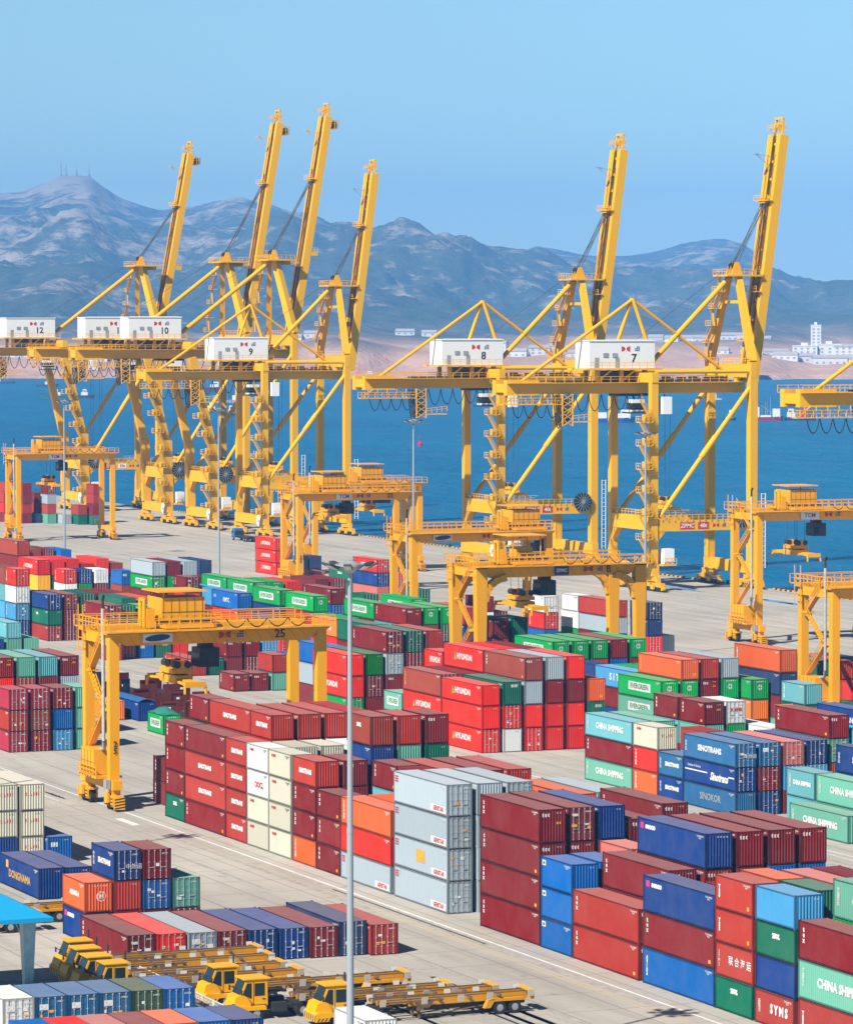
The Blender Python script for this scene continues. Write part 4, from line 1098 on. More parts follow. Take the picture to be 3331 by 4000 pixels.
    if two: g.box(-1.4, 1.4, ay-2.2, ay+4.6, az-1.0, az-0.003)
    g.rail([(px, ay-3, az+.35), (px, ay+4.4, az+.35)], 1.1, 0.05, 1.2); g.rail([(-px, ay-3, az+.35), (px, ay-3, az+.35)], 1.1, 0.05, 1.2)
    for s in (-1.2, 0, 1.2): g.prism_x([(ay-1.2, az+0.36), (ay+1.4, az+0.36), (ay+0.5, az+2.9), (ay-0.3, az+2.9)], s-0.12, s+0.12)
    g.build("apex_platform", M_YEL, r_)
    g = MB()
    for s in (-0.7, 0.5): g.tube((s, ay, az+2.1), (s+0.4, ay, az+2.1), 0.9, n=14)
    g.build("sheave", M_DRK, r_)
    if not two:
        g = MB(); g.box(-5.6, 5.6, ay-0.35, ay+0.35, az-7.3, az-6.5) if False else g.box(-3.9, 3.9, ay-0.3, ay+0.3, az-5.4, az-4.8); g.build("apex_tie", M_YEL, r_)
    g = MB(); be = (-15.0, gt+2.2) if two else (-6.6, 45.4)
    if two: 
        g.tube((0.0, ay-0.8, az-0.4), (0.0, be[0]-3.0, be[1]+1.0), 0.55, n=12)
    else: g.tube((0, ay-1.2, az-0.4), (0, be[0], be[1]), 0.5, n=12)
    g.build("backstay", M_YEL, r_)
    if not two:
        sy, sz = -11.2, 57.8
        for s in (-1, 1):
            g = MB(); g.tube((s*0.8, sy+s*2.75, z0+5.4), (s*0.2, sy, sz), 0.40, 0.36, n=10); g.build("small_frame_leg", M_YEL, r_)
        g = MB(); g.tube((0, sy, sz-0.2), (0, -35.5, gt+0.2), 0.34, n=10); g.build("stay", M_YEL, r_)
        g = MB(); g.tube((0, sy, sz-0.2), (0, 9.2, gt+2.2), 0.32, n=10); g.build("stay", M_YEL, r_)
    # raised boom
    hy, hz = p['hinge']; ty, tz = p['tip']; H_, T_ = Vector((0, hy, hz)), Vector((0, ty, tz)); dv = (T_-H_).normalized(); nv = Vector((0, dv.z, -dv.y))
    g = MB()
    for s in (-1, 1):
        g.beam(H_ + Vector((s*1.95, 0, 0)), T_ + Vector((s*1.95, 0, 0)), 1.35, 1.9, up=nv)
        g.beam(H_ + Vector((s*1.05, 0, 0)) - nv*0.75, T_ + Vector((s*1.05, 0, 0)) - nv*0.75, 0.45, 0.12, up=nv)
    L_ = (T_-H_).length
    for k in range(14):
        c_ = H_ + dv*(L_*(k+0.5)/14); g.beam(c_ + Vector((-1.3, 0, 0)), c_ + Vector((1.3, 0, 0)), 0.35, 0.5, up=dv)
    bo = g.build("boom", M_YEL, r_)
    g = MB(); 
    for s in (-1, 1):
        a_ = H_ - nv*1.0 + Vector((s*1.45, 0, 0)); g.beam(a_ + dv*2, a_ + dv*(L_-4), 0.10, 0.14, up=nv); g.beam(a_ + dv*2 + Vector((s*-0.5, 0, 0)), a_ + dv*(L_-14) + Vector((s*-0.5, 0, 0)), 0.08, 0.22, up=nv)
    g.build("trolley_rail", M_BRN, bo)
    g = MB(); e = T_
    for s in (-1, 1): g.beam(e + Vector((s*1.7, 0, -0.2)), e + Vector((s*1.5, 0.4, 3.4)), 0.3, 0.5); g.beam(e + Vector((s*1.7, -1.0, -0.5)), e + Vector((s*1.5, -0.7, 2.6)), 0.14)
    for z in (1.2, 2.3, 3.4): g.beam(e + Vector((-1.7, 0.2, z)), e + Vector((1.7, 0.2, z)), 0.3, 0.4); g.beam(e + Vector((1.6, -1.0, z-0.6)), e + Vector((1.6, 0.6, z-0.6)), 0.12)
    g.rail([e + Vector((-1.6, -1.6, 1.0)), e + Vector((1.6, -1.6, 1.0)), e + Vector((1.6, 1.0, 1.0))], 1.0, 0.05, 1.0)
    for s in (-0.8, 0.3): g.tube(e + Vector((s, 0.1, 1.8)), e + Vector((s+0.5, 0.1, 1.8)), 0.75, n=12)
    g.build("boom_tip", M_YEL, bo)
    g = MB(); q = H_ + dv*(L_-4.5) - nv*1.0
    g.beam(q, q - nv*3.8, 0.18, 0.12); g.beam(q - dv*2 , q - nv*3.6, 0.08); g.box(-0.5, 0.5, (q - nv*3.6).y-0.6, (q - nv*3.6).y+0.5, (q - nv*3.6).z-0.05, (q - nv*3.6).z+0.1)
    g.build("lamp_bracket", M_GRY if not two else M_YEL, bo)
    if two:
        g = MB(); q = H_ + dv*(L_-2.0) + nv*1.0; g.cbox((0.6, q.y+0.9, q.z), (2.6, 1.5, 1.7)); g.build("tip_cabin", M_BRN, bo); g = MB(); g.box(-0.9, 2.3, q.y-0.1, q.y+2.0, q.z-1.0, q.z-0.86); g.rail([(2.3, q.y, q.z-.86), (2.3, q.y+2.0, q.z-.86), (-0.9, q.y+2.0, q.z-.86)], 2.0, 0.06, 0.8); g.build("tip_platform", M_YEL, bo)
        g = MB(); q = H_ + dv*(L_*0.42) + nv*1.0; g.cbox((1.6, q.y+0.9, q.z), (2.0, 1.8, 1.1)); g.rail([(2.6, q.y, q.z+.5), (2.6, q.y+1.8, q.z+.5)], 1, .05, 1); g.build("platform", M_YEL, bo)
    for f in (0.16, 0.36, 0.73):
        g = MB(); q = H_ + dv*(L_*f) - nv*1.0; g.box(-2.9, 2.9, q.y-1.2, q.y-0.1, q.z, q.z+0.15); g.rail([(2.9, q.y-1.2, q.z+.15), (-2.9, q.y-1.2, q.z+.15)], 1.0, 0.05, 1.4); g.build("platform", M_YEL, bo)
    q = H_ + dv*(L_*0.73) - nv*1.5
    g = MB(); g.cbox((0, q.y, q.z), (2.4, 0.9, 1.0)); g.build("rope_anchor", M_YEL, bo)
    g = MB()
    for s in (-1.0, -0.5, 0.5, 1.0):
        g.tube((s, ay+0.6, az+2.9), (s, q.y, q.z-0.3), 0.055, n=5); g.tube((s*0.6, ay-0.4, az+2.2), (s*0.6, q.y, q.z-0.9), 0.05, n=5)
    g.tube((0.2, ay-1.0, az+2.0), (0.2, y1-3, z0+5.4), 0.05, n=5); g.tube((0.5, ay+1.4, az+1.4), (0.5, (H_+dv*(L_*0.34)).y-1.0, az+1.0), 0.05, n=5)
    g.build("boom_hoist_rope", M_ROPE, r_)
    # stairs up the landside leg
    sx, k, zz = 9.0, 0, 5.6
    g = MB(); dz = 4.62; zmax = gb-2.5
    while zz < zmax:
        yy = -11 - (0 if not two else max(0, (zz-knee)*5.7/(gb-knee))); g.box(sx-0.4, sx+1.7, yy-3.6, yy-0.9, zz, zz+0.16); g.rail([(sx+1.7, yy-3.6, zz+.16), (sx+1.7, yy-0.9, zz+.16)], 1.1, 0.05, 0.9); g.rail([(sx-0.4, yy-3.6, zz+.16), (sx+1.7, yy-3.6, zz+.16)], 1.1, 0.05, 0.9)
        if zz + dz < zmax + 2:
            a_ = Vector((sx+1.2, yy-3.5, zz+dz)); b2 = Vector((sx+1.2, yy-1.0, zz+0.2)); g.beam(a_, b2, 0.8, 0.16); g.beam(a_ + Vector((0.4, 0, 1)), b2 + Vector((0.4, 0, 1)), 0.07); g.beam(a_ + Vector((0.4, 0, 0.5)), b2 + Vector((0.4, 0, 0.5)), 0.07)
            g.box(sx+0.2, sx+1.5, yy-2.6, yy-1.4, zz+0.17, zz+1.6)
        zz += dz; k += 1
    g.build("stairway", M_YEL, r_)
    g = MB(); g.box(8.2, 10.8, -9.4, -7.2, 5.4, 8.4); g.build("electrical_box", M_WHT, r_)
    g = MB(); g.box(7.6, 11.2, -9.9, -6.9, 5.05, 5.38); g.rail([(11.2, -9.9, 5.38), (11.2, -6.9, 5.38)], 1.1, .05, 1); g.build("box_platform", M_YEL, r_)
    g = MB(); g.box(8.2, 10.4, -9.6, -7.6, gb-4.0, gb-0.6); g.build("electrical_box", M_WHT, r_)
    # cable reel, ladder, signs
    if True:
        g = MB(); g.tube((9.9, 8.0 if not two else -8.4, 14.3), (10.5, 8.0 if not two else -8.4, 14.3), 2.05, n=28); ro = g.build("cable_reel", M_CBL, r_)
        g = MB(); yy = 8.0 if not two else -8.4
        for k in range(8):
            a_ = k*math.pi/8; g.beam((10.56, yy-2.15*math.cos(a_), 14.3-2.15*math.sin(a_)), (10.56, yy+2.15*math.cos(a_), 14.3+2.15*math.sin(a_)), 0.08)
        g.tube((10.5, yy, 14.3), (10.75, yy, 14.3), 0.35, n=10); g.build("reel_spoke", M_GRY, ro)
    g = MB(); 
    for s in (0, 0.9): g.beam((9.3, 13.0+s, 4), (9.3, 13.0+s, 19.0), 0.14)
    for k in range(16): g.beam((9.3, 13.0, 4.6+k*0.95), (9.3, 13.9, 4.6+k*0.95), 0.09)
    g.build("ladder", M_WHT, r_)
    so_ = MB(); so_.box(9.72, 9.75, -5.4, -2.2, 12.15, 13.5); s1 = so_.build("sign", M_RED, r_); word("ZPMC", 1.15, s1, (9.765, -3.8, 12.8), '+X', M_LET, bold=0.03, shear=0.2)
    so_ = MB(); so_.box(9.72, 9.75, -1.4, 1.0, 12.15, 13.5); s2 = so_.build("sign", M_RED if not two else M_WHT, r_); word("50t" if two else "40t", 1.15, s2, (9.765, -0.2, 12.8), '+X', M_LET if not two else M_RED, bold=0.03)
    logo(r_, 9.72, 2.6, 12.85, 0.75)
    # white half-disc plates with a letter on the landside sill
    so_ = MB(); so_.prism_x([(1.4*math.cos(a_)*0.95, 4.0+1.4*math.sin(a_)) for a_ in [k*math.pi/12 for k in range(-6, 19)]], 0, 0.05)
    s3 = so_.build("letter_plate", M_WHT, r_, (0, 0, 0)); s3.rotation_euler = (0, 0, R(-90)); s3.location = (6.8, -11.82, 0.0); word("A", 1.6, s3, (0.06, 0, 3.95), '+X', M_BLK)
    # backreach platform, festoon
    g = MB(); zf = gb-2.1; y2 = yb-1.2
    g.box(2.6, 4.6, y2, y2+12.6, zf, zf+0.15); g.rail([(4.6, y2, zf+.15), (4.6, y2+12.6, zf+.15)], 1.2, 0.05, 1.6); g.rail([(2.6, y2, zf+.15), (2.6, y2+12.6, zf+.15)], 1.2, 0.05, 1.6)
    for k in range(6): g.beam((4.5, yb+0.4+k*2.2, zf), (4.3, yb+0.4+k*2.2, gb), 0.12); g.beam((2.7, yb+0.4+k*2.2, zf), (2.9, yb+0.4+k*2.2, gb), 0.12)
    g.beam((4.5, y2, zf), (4.4, yb+1.6, gb), 0.2)
    g.build("backreach_platform", M_YEL, r_)
    g = MB(); yt = y2+12.7
    for xx in (2.8, 4.6):
        for yy in (yt, yt+2.2): g.beam((xx, yy, gb-6.3), (xx, yy, gb), 0.2)
    for k in range(5): z1_ = gb-6.3+k*1.25; g.beam((4.6, yt, z1_), (4.6, yt+2.2, z1_+1.25), 0.12); g.beam((4.6, yt+2.2, z1_), (4.6, yt, z1_+1.25), 0.12); g.beam((2.8, yt, z1_), (4.6, yt, z1_+1.25), 0.1)
    g.box(2.6, 4.8, yt+2.2, yt+7.0, gb-5.6, gb-5.4); g.rail([(4.8, yt+2.2, gb-5.4), (4.8, yt+7, gb-4.9)], 1.1, 0.05, 1.2)
    g.build("festoon_tower", M_YEL, r_)
    g = MB()
    for k in range(4): catenary(g, 4.9, yb+0.5+k*2.5, yb+2.9+k*2.5, zf-0.1, 2.4, 0.10)
    for k in range(7): catenary(g, 3.6+0.1*k, yt-1.5+0.35*k, yt+0.6+0.35*k, gb-0.2, 6.6-0.3*k, 0.12)
    for k in range(7): catenary(g, 4.2, yt+3+k*2.8, yt+5.8+k*2.8, gb-0.1, 3.4-0.1*k, 0.10)
    g.build("festoon_cable", M_CBL, r_)
    # trolley, driver's cab, spreader on its ropes
    yc = -12.0 if not two else -20
    g = MB(); g.box(-2.0, 2.0, yc-3.5, yc+3.5, gb-0.55, gb-0.05); g.build("trolley", M_DRK, r_)
    g = MB(); g.box(2.0, 4.4, yc-1.4, yc+1.4, gb-3.7, gb-1.2); co_ = g.build("driver_cab", M_WHT, r_)
    g = MB(); g.box(1.95, 4.45, yc-1.45, yc+1.45, gb-3.2, gb-1.9); g.build("window", M_GLS, co_)
    g = MB(); g.beam((2.4, yc, gb-1.2), (2.0, yc, gb-0.1), 0.3); g.rail([(4.6, yc-2.2, gb-3.8), (4.6, yc+2.2, gb-3.8)], 1.1, 0.05, 1.0); g.box(1.9, 4.7, yc-2.2, yc+2.2, gb-3.95, gb-3.72); g.build("cab_frame", M_DRK, co_)
    ys, zs = -4.6, 15.6
    g = MB()
    for s in (-1, 1):
        for q_ in (-1, 1): g.tube((s*1.0, ys+q_*1.3, zs+2.6), (s*1.2, ys+q_*1.3, gb-0.3), 0.045, n=5)
    g.build("hoist_rope", M_ROPE, r_)
    spreader(r_, (0, ys, zs), M_YEL, 0)
    return r_

def spreader(parent, loc, m, rz=0.0):
    g = MB(); g.box(-6.0, 6.0, -0.45, 0.45, 0.3, 0.8)
    for s in (-1, 1):
        g.box(s*6.0-0.25, s*6.0+0.25, -1.2, 1.2, 0.15, 0.75); g.beam((s*2.6, -0.8, 0.55), (s*5.9, -1.0, 0.45), 0.25); g.beam((s*2.6, 0.8, 0.55), (s*5.9, 1.0, 0.45), 0.25)
        for q in (-1, 1): g.beam((s*6.0, q*1.15, 0.5), (s*6.25, q*1.25, -0.55), 0.22)
    g.box(-2.6, 2.6, -1.0, 1.0, 0.25, 1.15); 
    o = g.build("spreader", m, parent, loc); o.rotation_euler = (0, 0, rz)
    h = MB(); h.box(-2.2, 2.2, -1.15, 1.15, 1.3, 1.8)
    for s in (-1, 1): h.prism_x([(-0.9, 1.8), (0.9, 1.8), (0.45, 2.7), (-0.45, 2.7)], s*1.6-0.5, s*1.6+0.5)
    h.build("headblock", m, o)
    k = MB()
    for s in (-1, 1):
        for q in (-0.6, 0.6): k.tube((s*1.6-0.58, q, 2.3), (s*1.6+0.58, q, 2.3), 0.42, n=10)
    k.box(-0.8, 0.8, -1.1, 1.1, 1.16, 1.29); k.build("sheave", M_DRK, o)
    return o

C7 = sts_crane(7); C7.location = (-686.5, 353, 0)
def renumber(c, n):
    for ch in c.children:
        if ch.name.startswith("machinery_house"):
            for t_ in ch.children:
                if t_.name.startswith("number"):
                    t_.data = word_mesh(str(n), 2.3, bold=0.05); 
                    if len(t_.data.materials) == 0: t_.data.materials.append(M_BLK)
                    t_.material_slots[0].link = 'OBJECT'; t_.material_slots[0].material = M_BLK
STS = {7: C7}
for n, x in ((8, -759.0), (9, -900.0), (6, -568.8)):
    c = copy_tree(C7); c.location = (x, 353, 0); STS[n] = c
    renumber(c, n)
C10 = sts_crane(10, True); C10.location = (-936.0, 353, 0); STS[10] = C10
C12 = sts_crane(12, True, 101.6); C12.location = (-1041.0, 353, 0); STS[12] = C12
for n, x in ((11, -971.0),):
    c = copy_tree(C10); c.location = (x, 353, 0); renumber(c, n); STS[n] = c
for n, c in STS.items():
    c['label'] = {6: "yellow quay crane showing only its railed backreach end past crane 7", 7: "yellow quay crane with 7 on its white machinery house, boom raised", 8: "yellow quay crane with 8 on its white house, reel on its portal",
                  9: "yellow quay crane with 9 on its white house, nearest the blue lorry", 10: "tall yellow quay crane numbered 10 with inclined legs and the highest boom", 11: "tall yellow quay crane numbered 11, its house hidden partly by house 10", 12: "tall yellow quay crane numbered 12 with inclined legs and the farthest boom"}[n]

# ================================================================== RUBBER-TYRED YARD CRANES
M_STR = plain("hazard black", (0.03, 0.03, 0.03), 0.7); M_PIPE = plain("pale exhaust pipe", (0.55, 0.52, 0.48), 0.5, 0.2); M_OVAL = plain("sign blue", (0.02, 0.07, 0.22), 0.5)
tyre = MB(); tyre.tube((0, -0.28, 0), (0, 0.28, 0), 0.72, n=20); TYRE_ME = tyre.mesh("tyre", [M_RUB])
hub = MB(); hub.tube((0, -0.30, 0), (0, 0.30, 0), 0.36, n=12); HUB_ME = hub.mesh("rim", [M_ORA])
def yard_crane(label, xc, y1, y2, zt, ytr, zsp, sign, no, power_left=True, pipe=True, bracket=False, sgn_col=None, spread_yaw=math.pi/2*0, house=True):
    cy = (y1+y2)/2; hs = (y2-y1)/2; hx = 4.15
    r_ = thing("yard_crane", label, "crane", (xc, cy, 0), 0, "rubber-tyred yard cranes over the stacks"); zb = zt-1.65
    for sy in (-1, 1):
        g = MB(); g.box(-5.6, 5.6, sy*hs-0.55, sy*hs+0.55, 2.3, 3.3)
        for sx in (-1, 1): g.box(sx*4.2-1.0, sx*4.2+1.0, sy*hs-0.45, sy*hs+0.45, 1.7, 2.297)
        g.rail([(-5.5, sy*hs-0.5, 3.3), (-2.5, sy*hs-0.5, 3.3)], 1.0, 0.05, 1.0); g.build("sill_beam", M_ORA, r_)
        for sx in (-1, 1):
            g = MB(); g.beam((sx*hx, sy*hs, 3.297), (sx*hx, sy*hs, zt-0.2), 1.0, 1.1) if not bracket else g.beam((sx*hx, sy*hs, 3.297), (sx*hx, sy*hs, zt-0.2), 1.2, 1.2, 1.2, 1.7, up=(0, 1, 0))
            if bracket: 
                for k in range(5): a_ = k*math.pi/10; b_ = (k+1)*math.pi/10; g.beam((sx*hx, sy*(hs-0.6-3.2*(1-math.cos(a_))), zb-3.2*(1-math.sin(a_))), (sx*hx, sy*(hs-0.6-3.2*(1-math.cos(b_))), zb-3.2*(1-math.sin(b_))), 1.1, 0.9)
            g.build("leg", M_ORA, r_)
            b_ = MB()
            for k in (-1.0, 1.0):
                xx = sx*4.3+k
                b_.box(xx-0.35, xx+0.35, sy*hs-0.62, sy*hs-0.40, 0.5, 1.7); b_.box(xx-0.35, xx+0.35, sy*hs+0.40, sy*hs+0.62, 0.5, 1.7)
            b_.box(sx*4.3-1.9, sx*4.3+1.9, sy*hs-0.5, sy*hs+0.5, 1.5, 1.72); b_.box(sx*6.15-0.12, sx*6.15+0.12, sy*hs-0.6, sy*hs+0.6, 0.25, 1.6)
            b_.box(sx*4.3-0.5, sx*4.3+0.5, sy*hs-0.95, sy*hs-0.63, 0.9, 1.9)
            bo = b_.build("bogie", M_ORA, r_)
            st = MB()
            for k in range(4): st.add([(sx*6.15+sx*0.125, sy*hs-0.6, 0.3+k*0.32), (sx*6.15+sx*0.125, sy*hs-0.6, 0.45+k*0.32), (sx*6.15+sx*0.125, sy*hs+0.6, 0.6+k*0.32), (sx*6.15+sx*0.125, sy*hs+0.6, 0.45+k*0.32)], [(0, 1, 2, 3)])
            for q in (-1.0, 1.0):
                for k in range(3): st.box(sx*4.3+q-0.34, sx*4.3+q+0.34, sy*hs-0.63, sy*hs-0.622, 0.55+k*0.36, 0.70+k*0.36)
            st.build("hazard_stripe", M_STR, bo)
            for k in (-1.0, 1.0):
                wo = put("wheel", TYRE_ME, bo, (sx*4.3+k, sy*hs, 0.72)); put("rim", HUB_ME, wo)
        g = MB(); g.box(-hx+0.62, hx-0.62, sy*hs-0.5, sy*hs+0.5, zt-1.5, zt-0.4); g.build("cross_beam", M_ORA, r_)
    for sx in (-1, 1):
        g = MB(); xi, xb = sx*(hx-0.75), sx*(hx-0.15); xo = sx*(hx+0.6)          # box with its outer web leaning inwards
        for_v = [(xi, -hs-1.0, zt), (xo, -hs-1.0, zt), (xo, hs+1.0, zt), (xi, hs+1.0, zt), (xi, -hs-0.9, zt-0.35), (xo, -hs-0.9, zt-0.35), (xo, hs+0.9, zt-0.35), (xi, hs+0.9, zt-0.35), (xi, -hs+1.6, zb), (xb, -hs+1.6, zb), (xb, hs-1.6, zb), (xi, hs-1.6, zb)]
        g.add(for_v, [(0, 1, 2, 3), (8, 11, 10, 9), (1, 5, 6, 2), (5, 9, 10, 6), (0, 3, 7, 4), (4, 7, 11, 8), (0, 4, 5, 1), (4, 8, 9, 5), (2, 6, 7, 3), (6, 10, 11, 7)])
        for k in range(16): yy = -hs+2+k*(2*hs-4)/15; g.beam((xo+sx*0.02, yy-0.5, zt-0.37), (xb+sx*0.02, yy+0.6, zb+0.03), 0.06, 0.08)
        g.build("girder", M_ORA, r_)
        g = MB(); g.box(min(xo+sx*0.08, xo+sx*1.3), max(xo+sx*0.08, xo+sx*1.3), -hs-1, hs+1, zt-0.1, zt-0.01); e = xo+sx*1.28
        g.rail([(e, -hs-1, zt), (e, hs+1, zt)], 1.15, 0.05, 2.6); g.rail([(sx*(hx-0.55), -hs-0.8, zt), (sx*(hx-0.55), hs+0.8, zt)], 1.15, 0.04, 2.6); g.build("walkway", M_ORA, r_)
    # trolley with machinery house, cab below
    ty = ytr - cy; g = MB(); g.box(-hx-0.5, hx+0.5, ty-2.8, ty+2.8, zt+0.10, zt+0.55); g.rail([(hx+0.5, ty-3.6, zt+.55), (hx+0.5, ty+3.6, zt+.55)], 1.1, 0.05, 1.2)
    g.box(1.0, 3.0, ty-4.4, ty-3.5, zt+0.1, zt+2.2); g.tube((1.4, ty-4.6, zt+0.3), (1.4, ty-4.6, zt+3.2), 0.22); g.tube((2.6, ty-4.6, zt+0.3), (2.6, ty-4.6, zt+3.2), 0.22); g.beam((1.4, ty-4.6, zt+3.2), (2.6, ty-4.6, zt+3.2), 0.35); to = g.build("trolley", M_ORA, r_)
    g = MB(); q_ = 1.0 if not bracket else 0.5; g.box(-2.2*q_, 2.4*q_, ty-2.5*q_, ty+2.5*q_, zt+0.9, zt+(3.3 if not bracket else 2.3)); ho = g.build("machinery_house", M_ORA, r_)
    g = MB(); 
    for k in range(6 if not bracket else 0): g.box(2.405, 2.44, ty-2.3+k*0.9, ty-2.26+k*0.9, zt+0.95, zt+3.25)
    g.box(2.405*q_, 2.44*q_, ty-2.45*q_, ty+2.45*q_, zt+1.7, zt+1.75); g.build("panel_seam", M_BRN, ho)
    g = MB(); g.box(-2.8, 2.9, ty-3.0, ty+2.6, zt+3.9, zt+4.05)
    for a_ in (-2.2, 2.2):
        for b2 in (-2.2, 2.0): g.beam((a_, ty+b2, zt+(3.3 if not bracket else 0.56)), (a_, ty+b2, zt+3.9), 0.14)
    g.build("canopy", M_ORA, ho)
    g = MB(); g.box(-3.0, 3.6, ty-2.9, ty+3.0, zt+0.552, zt+0.895); g.build("winch", M_DRK, to)
    g = MB(); g.box(0.6, 3.2, ty+1.6, ty+3.9, zb-2.7, zb-0.6); g.box(1.2, 2.6, ty+2.0, ty+3.4, zb-0.62, zt); co_ = g.build("driver_cab", M_DRK, r_)
    g = MB(); g.box(0.55, 3.25, ty+1.55, ty+2.6, zb-2.3, zb-1.2); g.build("window", M_GLS, co_)
    g = MB()
    for a_ in (-1.3, 1.3):
        for b2 in (-1.0, 1.0): g.tube((a_, ty+b2, zt+0.4), (a_, ty+b2*0.9, zsp+2.5), 0.035, n=5)
    g.build("hoist_rope", M_ROPE, r_); spreader(r_, (0, ty, zsp), M_ORA, 0)
    # festoon on a high wire at the far half
    g = MB(); y0 = ty+4
    while y0 + 2.4 < hs: 
        pts = [(hx+0.9, y0+2.4*i/8, zt+1.0 - 0.95*(1-((2*i/8)-1)**2)) for i in range(9)]; g.path(pts, 0.07, 5); y0 += 2.4
    if g.v: g.build("festoon_cable", M_CBL, r_)
    # power pack, stair, exhaust pipe on the landside frame
    g = MB(); yl = -hs
    g.box(-3.0, 1.4, yl-1.3, yl+1.2, 3.6, 6.3); g.box(-3.2, 3.0, yl-1.6, yl+1.4, 3.32, 3.55); g.rail([(-3.2, yl-1.6, 3.55), (3.0, yl-1.6, 3.55)], 1.0, 0.05, 1.0); po = g.build("power_pack", M_ORA, r_)
    g = MB()
    for k in range(4): g.box(-2.8+k*1.05, -2.75+k*1.05, yl-1.34, yl-1.302, 3.7, 6.2)
    g.box(-2.9, 1.3, yl-1.34, yl-1.302, 4.9, 4.96)
    for k in range(5): g.box(-2.6+k*0.9, -2.2+k*0.9, yl-1.66, yl-1.602, 3.36, 3.52)
    g.build("panel_seam", M_BRN, po)
    if pipe:
        g = MB(); g.path([(1.0, yl-0.3, 6.3), (2.3, yl-0.4, 6.5), (3.0, yl-0.7, 7.4), (3.0, yl-0.75, zt+2.4)], 0.2, 8); g.build("exhaust_pipe", M_PIPE, r_)
        g = MB(); g.path([(3.0, yl-0.75, zt+2.4), (3.0, yl-0.75, zt+3.4), (3.35, yl-0.75, zt+3.75)], 0.16, 8); g.build("exhaust_tip", M_DRK, r_)
    g = MB(); zz = 6.4; k = 0; pts_ = []
    while zz < zt-3:
        xa, xb = (-2.6, 2.2) if k % 2 == 0 else (2.2, -2.6); a_ = Vector((xa, yl-0.2, zz)); b2 = Vector((xb, yl-0.2, zz+4.1)); g.beam(a_, b2, 0.75, 0.14)
        for h_ in (1.0, 0.5): g.beam(a_ + Vector((0, -0.4, h_)), b2 + Vector((0, -0.4, h_)), 0.06)
        for i in range(10): c_ = a_.lerp(b2, (i+0.5)/10); g.beam(c_ + Vector((0, -0.4, 0)), c_ + Vector((0, -0.4, 1.0)), 0.05)
        g.box(xb-0.7, xb+0.7, yl-0.7, yl+0.4, zz+4.05, zz+4.2); zz += 4.15; k += 1
    g.rail([(-hx-0.6, yl-0.8, zt), (hx+0.6, yl-0.8, zt)], 1.2, 0.05, 1.1)
    for q in (0.3, 0.9, 1.5, 2.1): g.beam((-hx-0.8, yl-0.9, zt-2.6+q*1.5), (-hx+0.8, yl-0.9, zt-2.6+q*1.5), 0.08)
    for q in (-0.8, 0.8): g.beam((-hx+q, yl-0.9, zt-2.8), (-hx+q, yl-0.9, zt+2.4), 0.1)
    g.build("stairway", M_ORA, r_)
    g = MB(); g.cbox((hx+0.5, yl-0.9, 2.9), (0.9, 0.5, 1.0)); g.build("water_tank", M_GRY, r_)
    # boards
    xs_ = hx+0.62
    if sign == 'oval':
        g = MB(); g.box(xs_, xs_+0.03, -hs+3.2, -hs+6.6, zb+0.35, zt-0.35); s_ = g.build("sign", M_WHT, r_)
        g = MB(); n = 20; g.add([(xs_+0.036, -hs+4.9 + 1.45*math.cos(2*math.pi*i/n), (zb+zt)/2 + 0.36*math.sin(2*math.pi*i/n) + 0.12*math.cos(2*math.pi*i/n)) for i in range(n)], [tuple(range(n))]); g.build("emblem", M_OVAL, s_)
    elif sign:
        g = MB(); yy = -hs+7.5 if sign != 'ZPMC' else -1.2; ww = 3.4 if sign != 'ZPMC' else 2.2; g.box(xs_, xs_+0.03, yy, yy+ww, zb+0.2, zt-0.2); s_ = g.build("sign", M_WHT if sign != 'ZPMC' else M_OVAL, r_); word(sign, 1.0 if ww > 3 else 0.62, s_, (xs_+0.04, yy+ww/2, (zb+zt)/2), '+X', M_RED if sign != 'ZPMC' else M_LET, bold=0.03)
    logo(r_, xs_-0.01, 0.6 if sign != 'ZPMC' else 4.0, (zb+zt)/2+0.1, 0.75)
    if no:
        word(no, 1.3, r_, (xs_+0.005, hs-5.0, (zb+zt)/2), '+X', M_BLK, "number", bold=0.02)
        word("\n".join(no), 0.9, r_, (hx+0.585, -hs+0.05, 6.8), '+X', M_BLK, "number", bold=0.02)
    return r_
yard_crane("amber yard crane numbered 25 straddling the roadside block, blue oval sign", -397.2, 133.3, 157.4, 19.4, 142.0, 13.0, 'oval', '25')
yard_crane("amber yard crane over the quayside stack at far left, white 11 plate", -898.6, 279.4, 303.4, 21.4, 288.4, 13.2, 'TCM', '')
yard_crane("amber yard crane with red-lettered sign, nearer of the two middle ones", -703.0, 275.5, 299.5, 19.7, 283.6, 14.5, 'TCM', '22')
yard_crane("amber yard crane with hanging spreader behind the red-signed one", -757.5, 300.5, 324.5, 19.0, 314.3, 12.6, 'TCM', '')
yard_crane("amber yard crane with blue oval sign behind the white blocks, numbered 24", -579.0, 246.6, 270.8, 18.6, 267.6, 11.0, 'oval', '24')
yard_crane("amber yard crane with curved leg brackets and dark blue ZPMC board", -482.3, 215.0, 239.2, 19.5, 223.0, 13.2, 'ZPMC', 'B', bracket=True, pipe=False)
yard_crane("amber yard crane standing alone on the apron, spreader over the water", -559.7, 299.8, 324.0, 22.0, 309.0, 14.2, 'TCM', '')
yard_crane("amber yard crane cut by the right edge with an oval sign", -441.1, 247.0, 271.0, 18.4, 262.0, 11.0, 'oval', '')

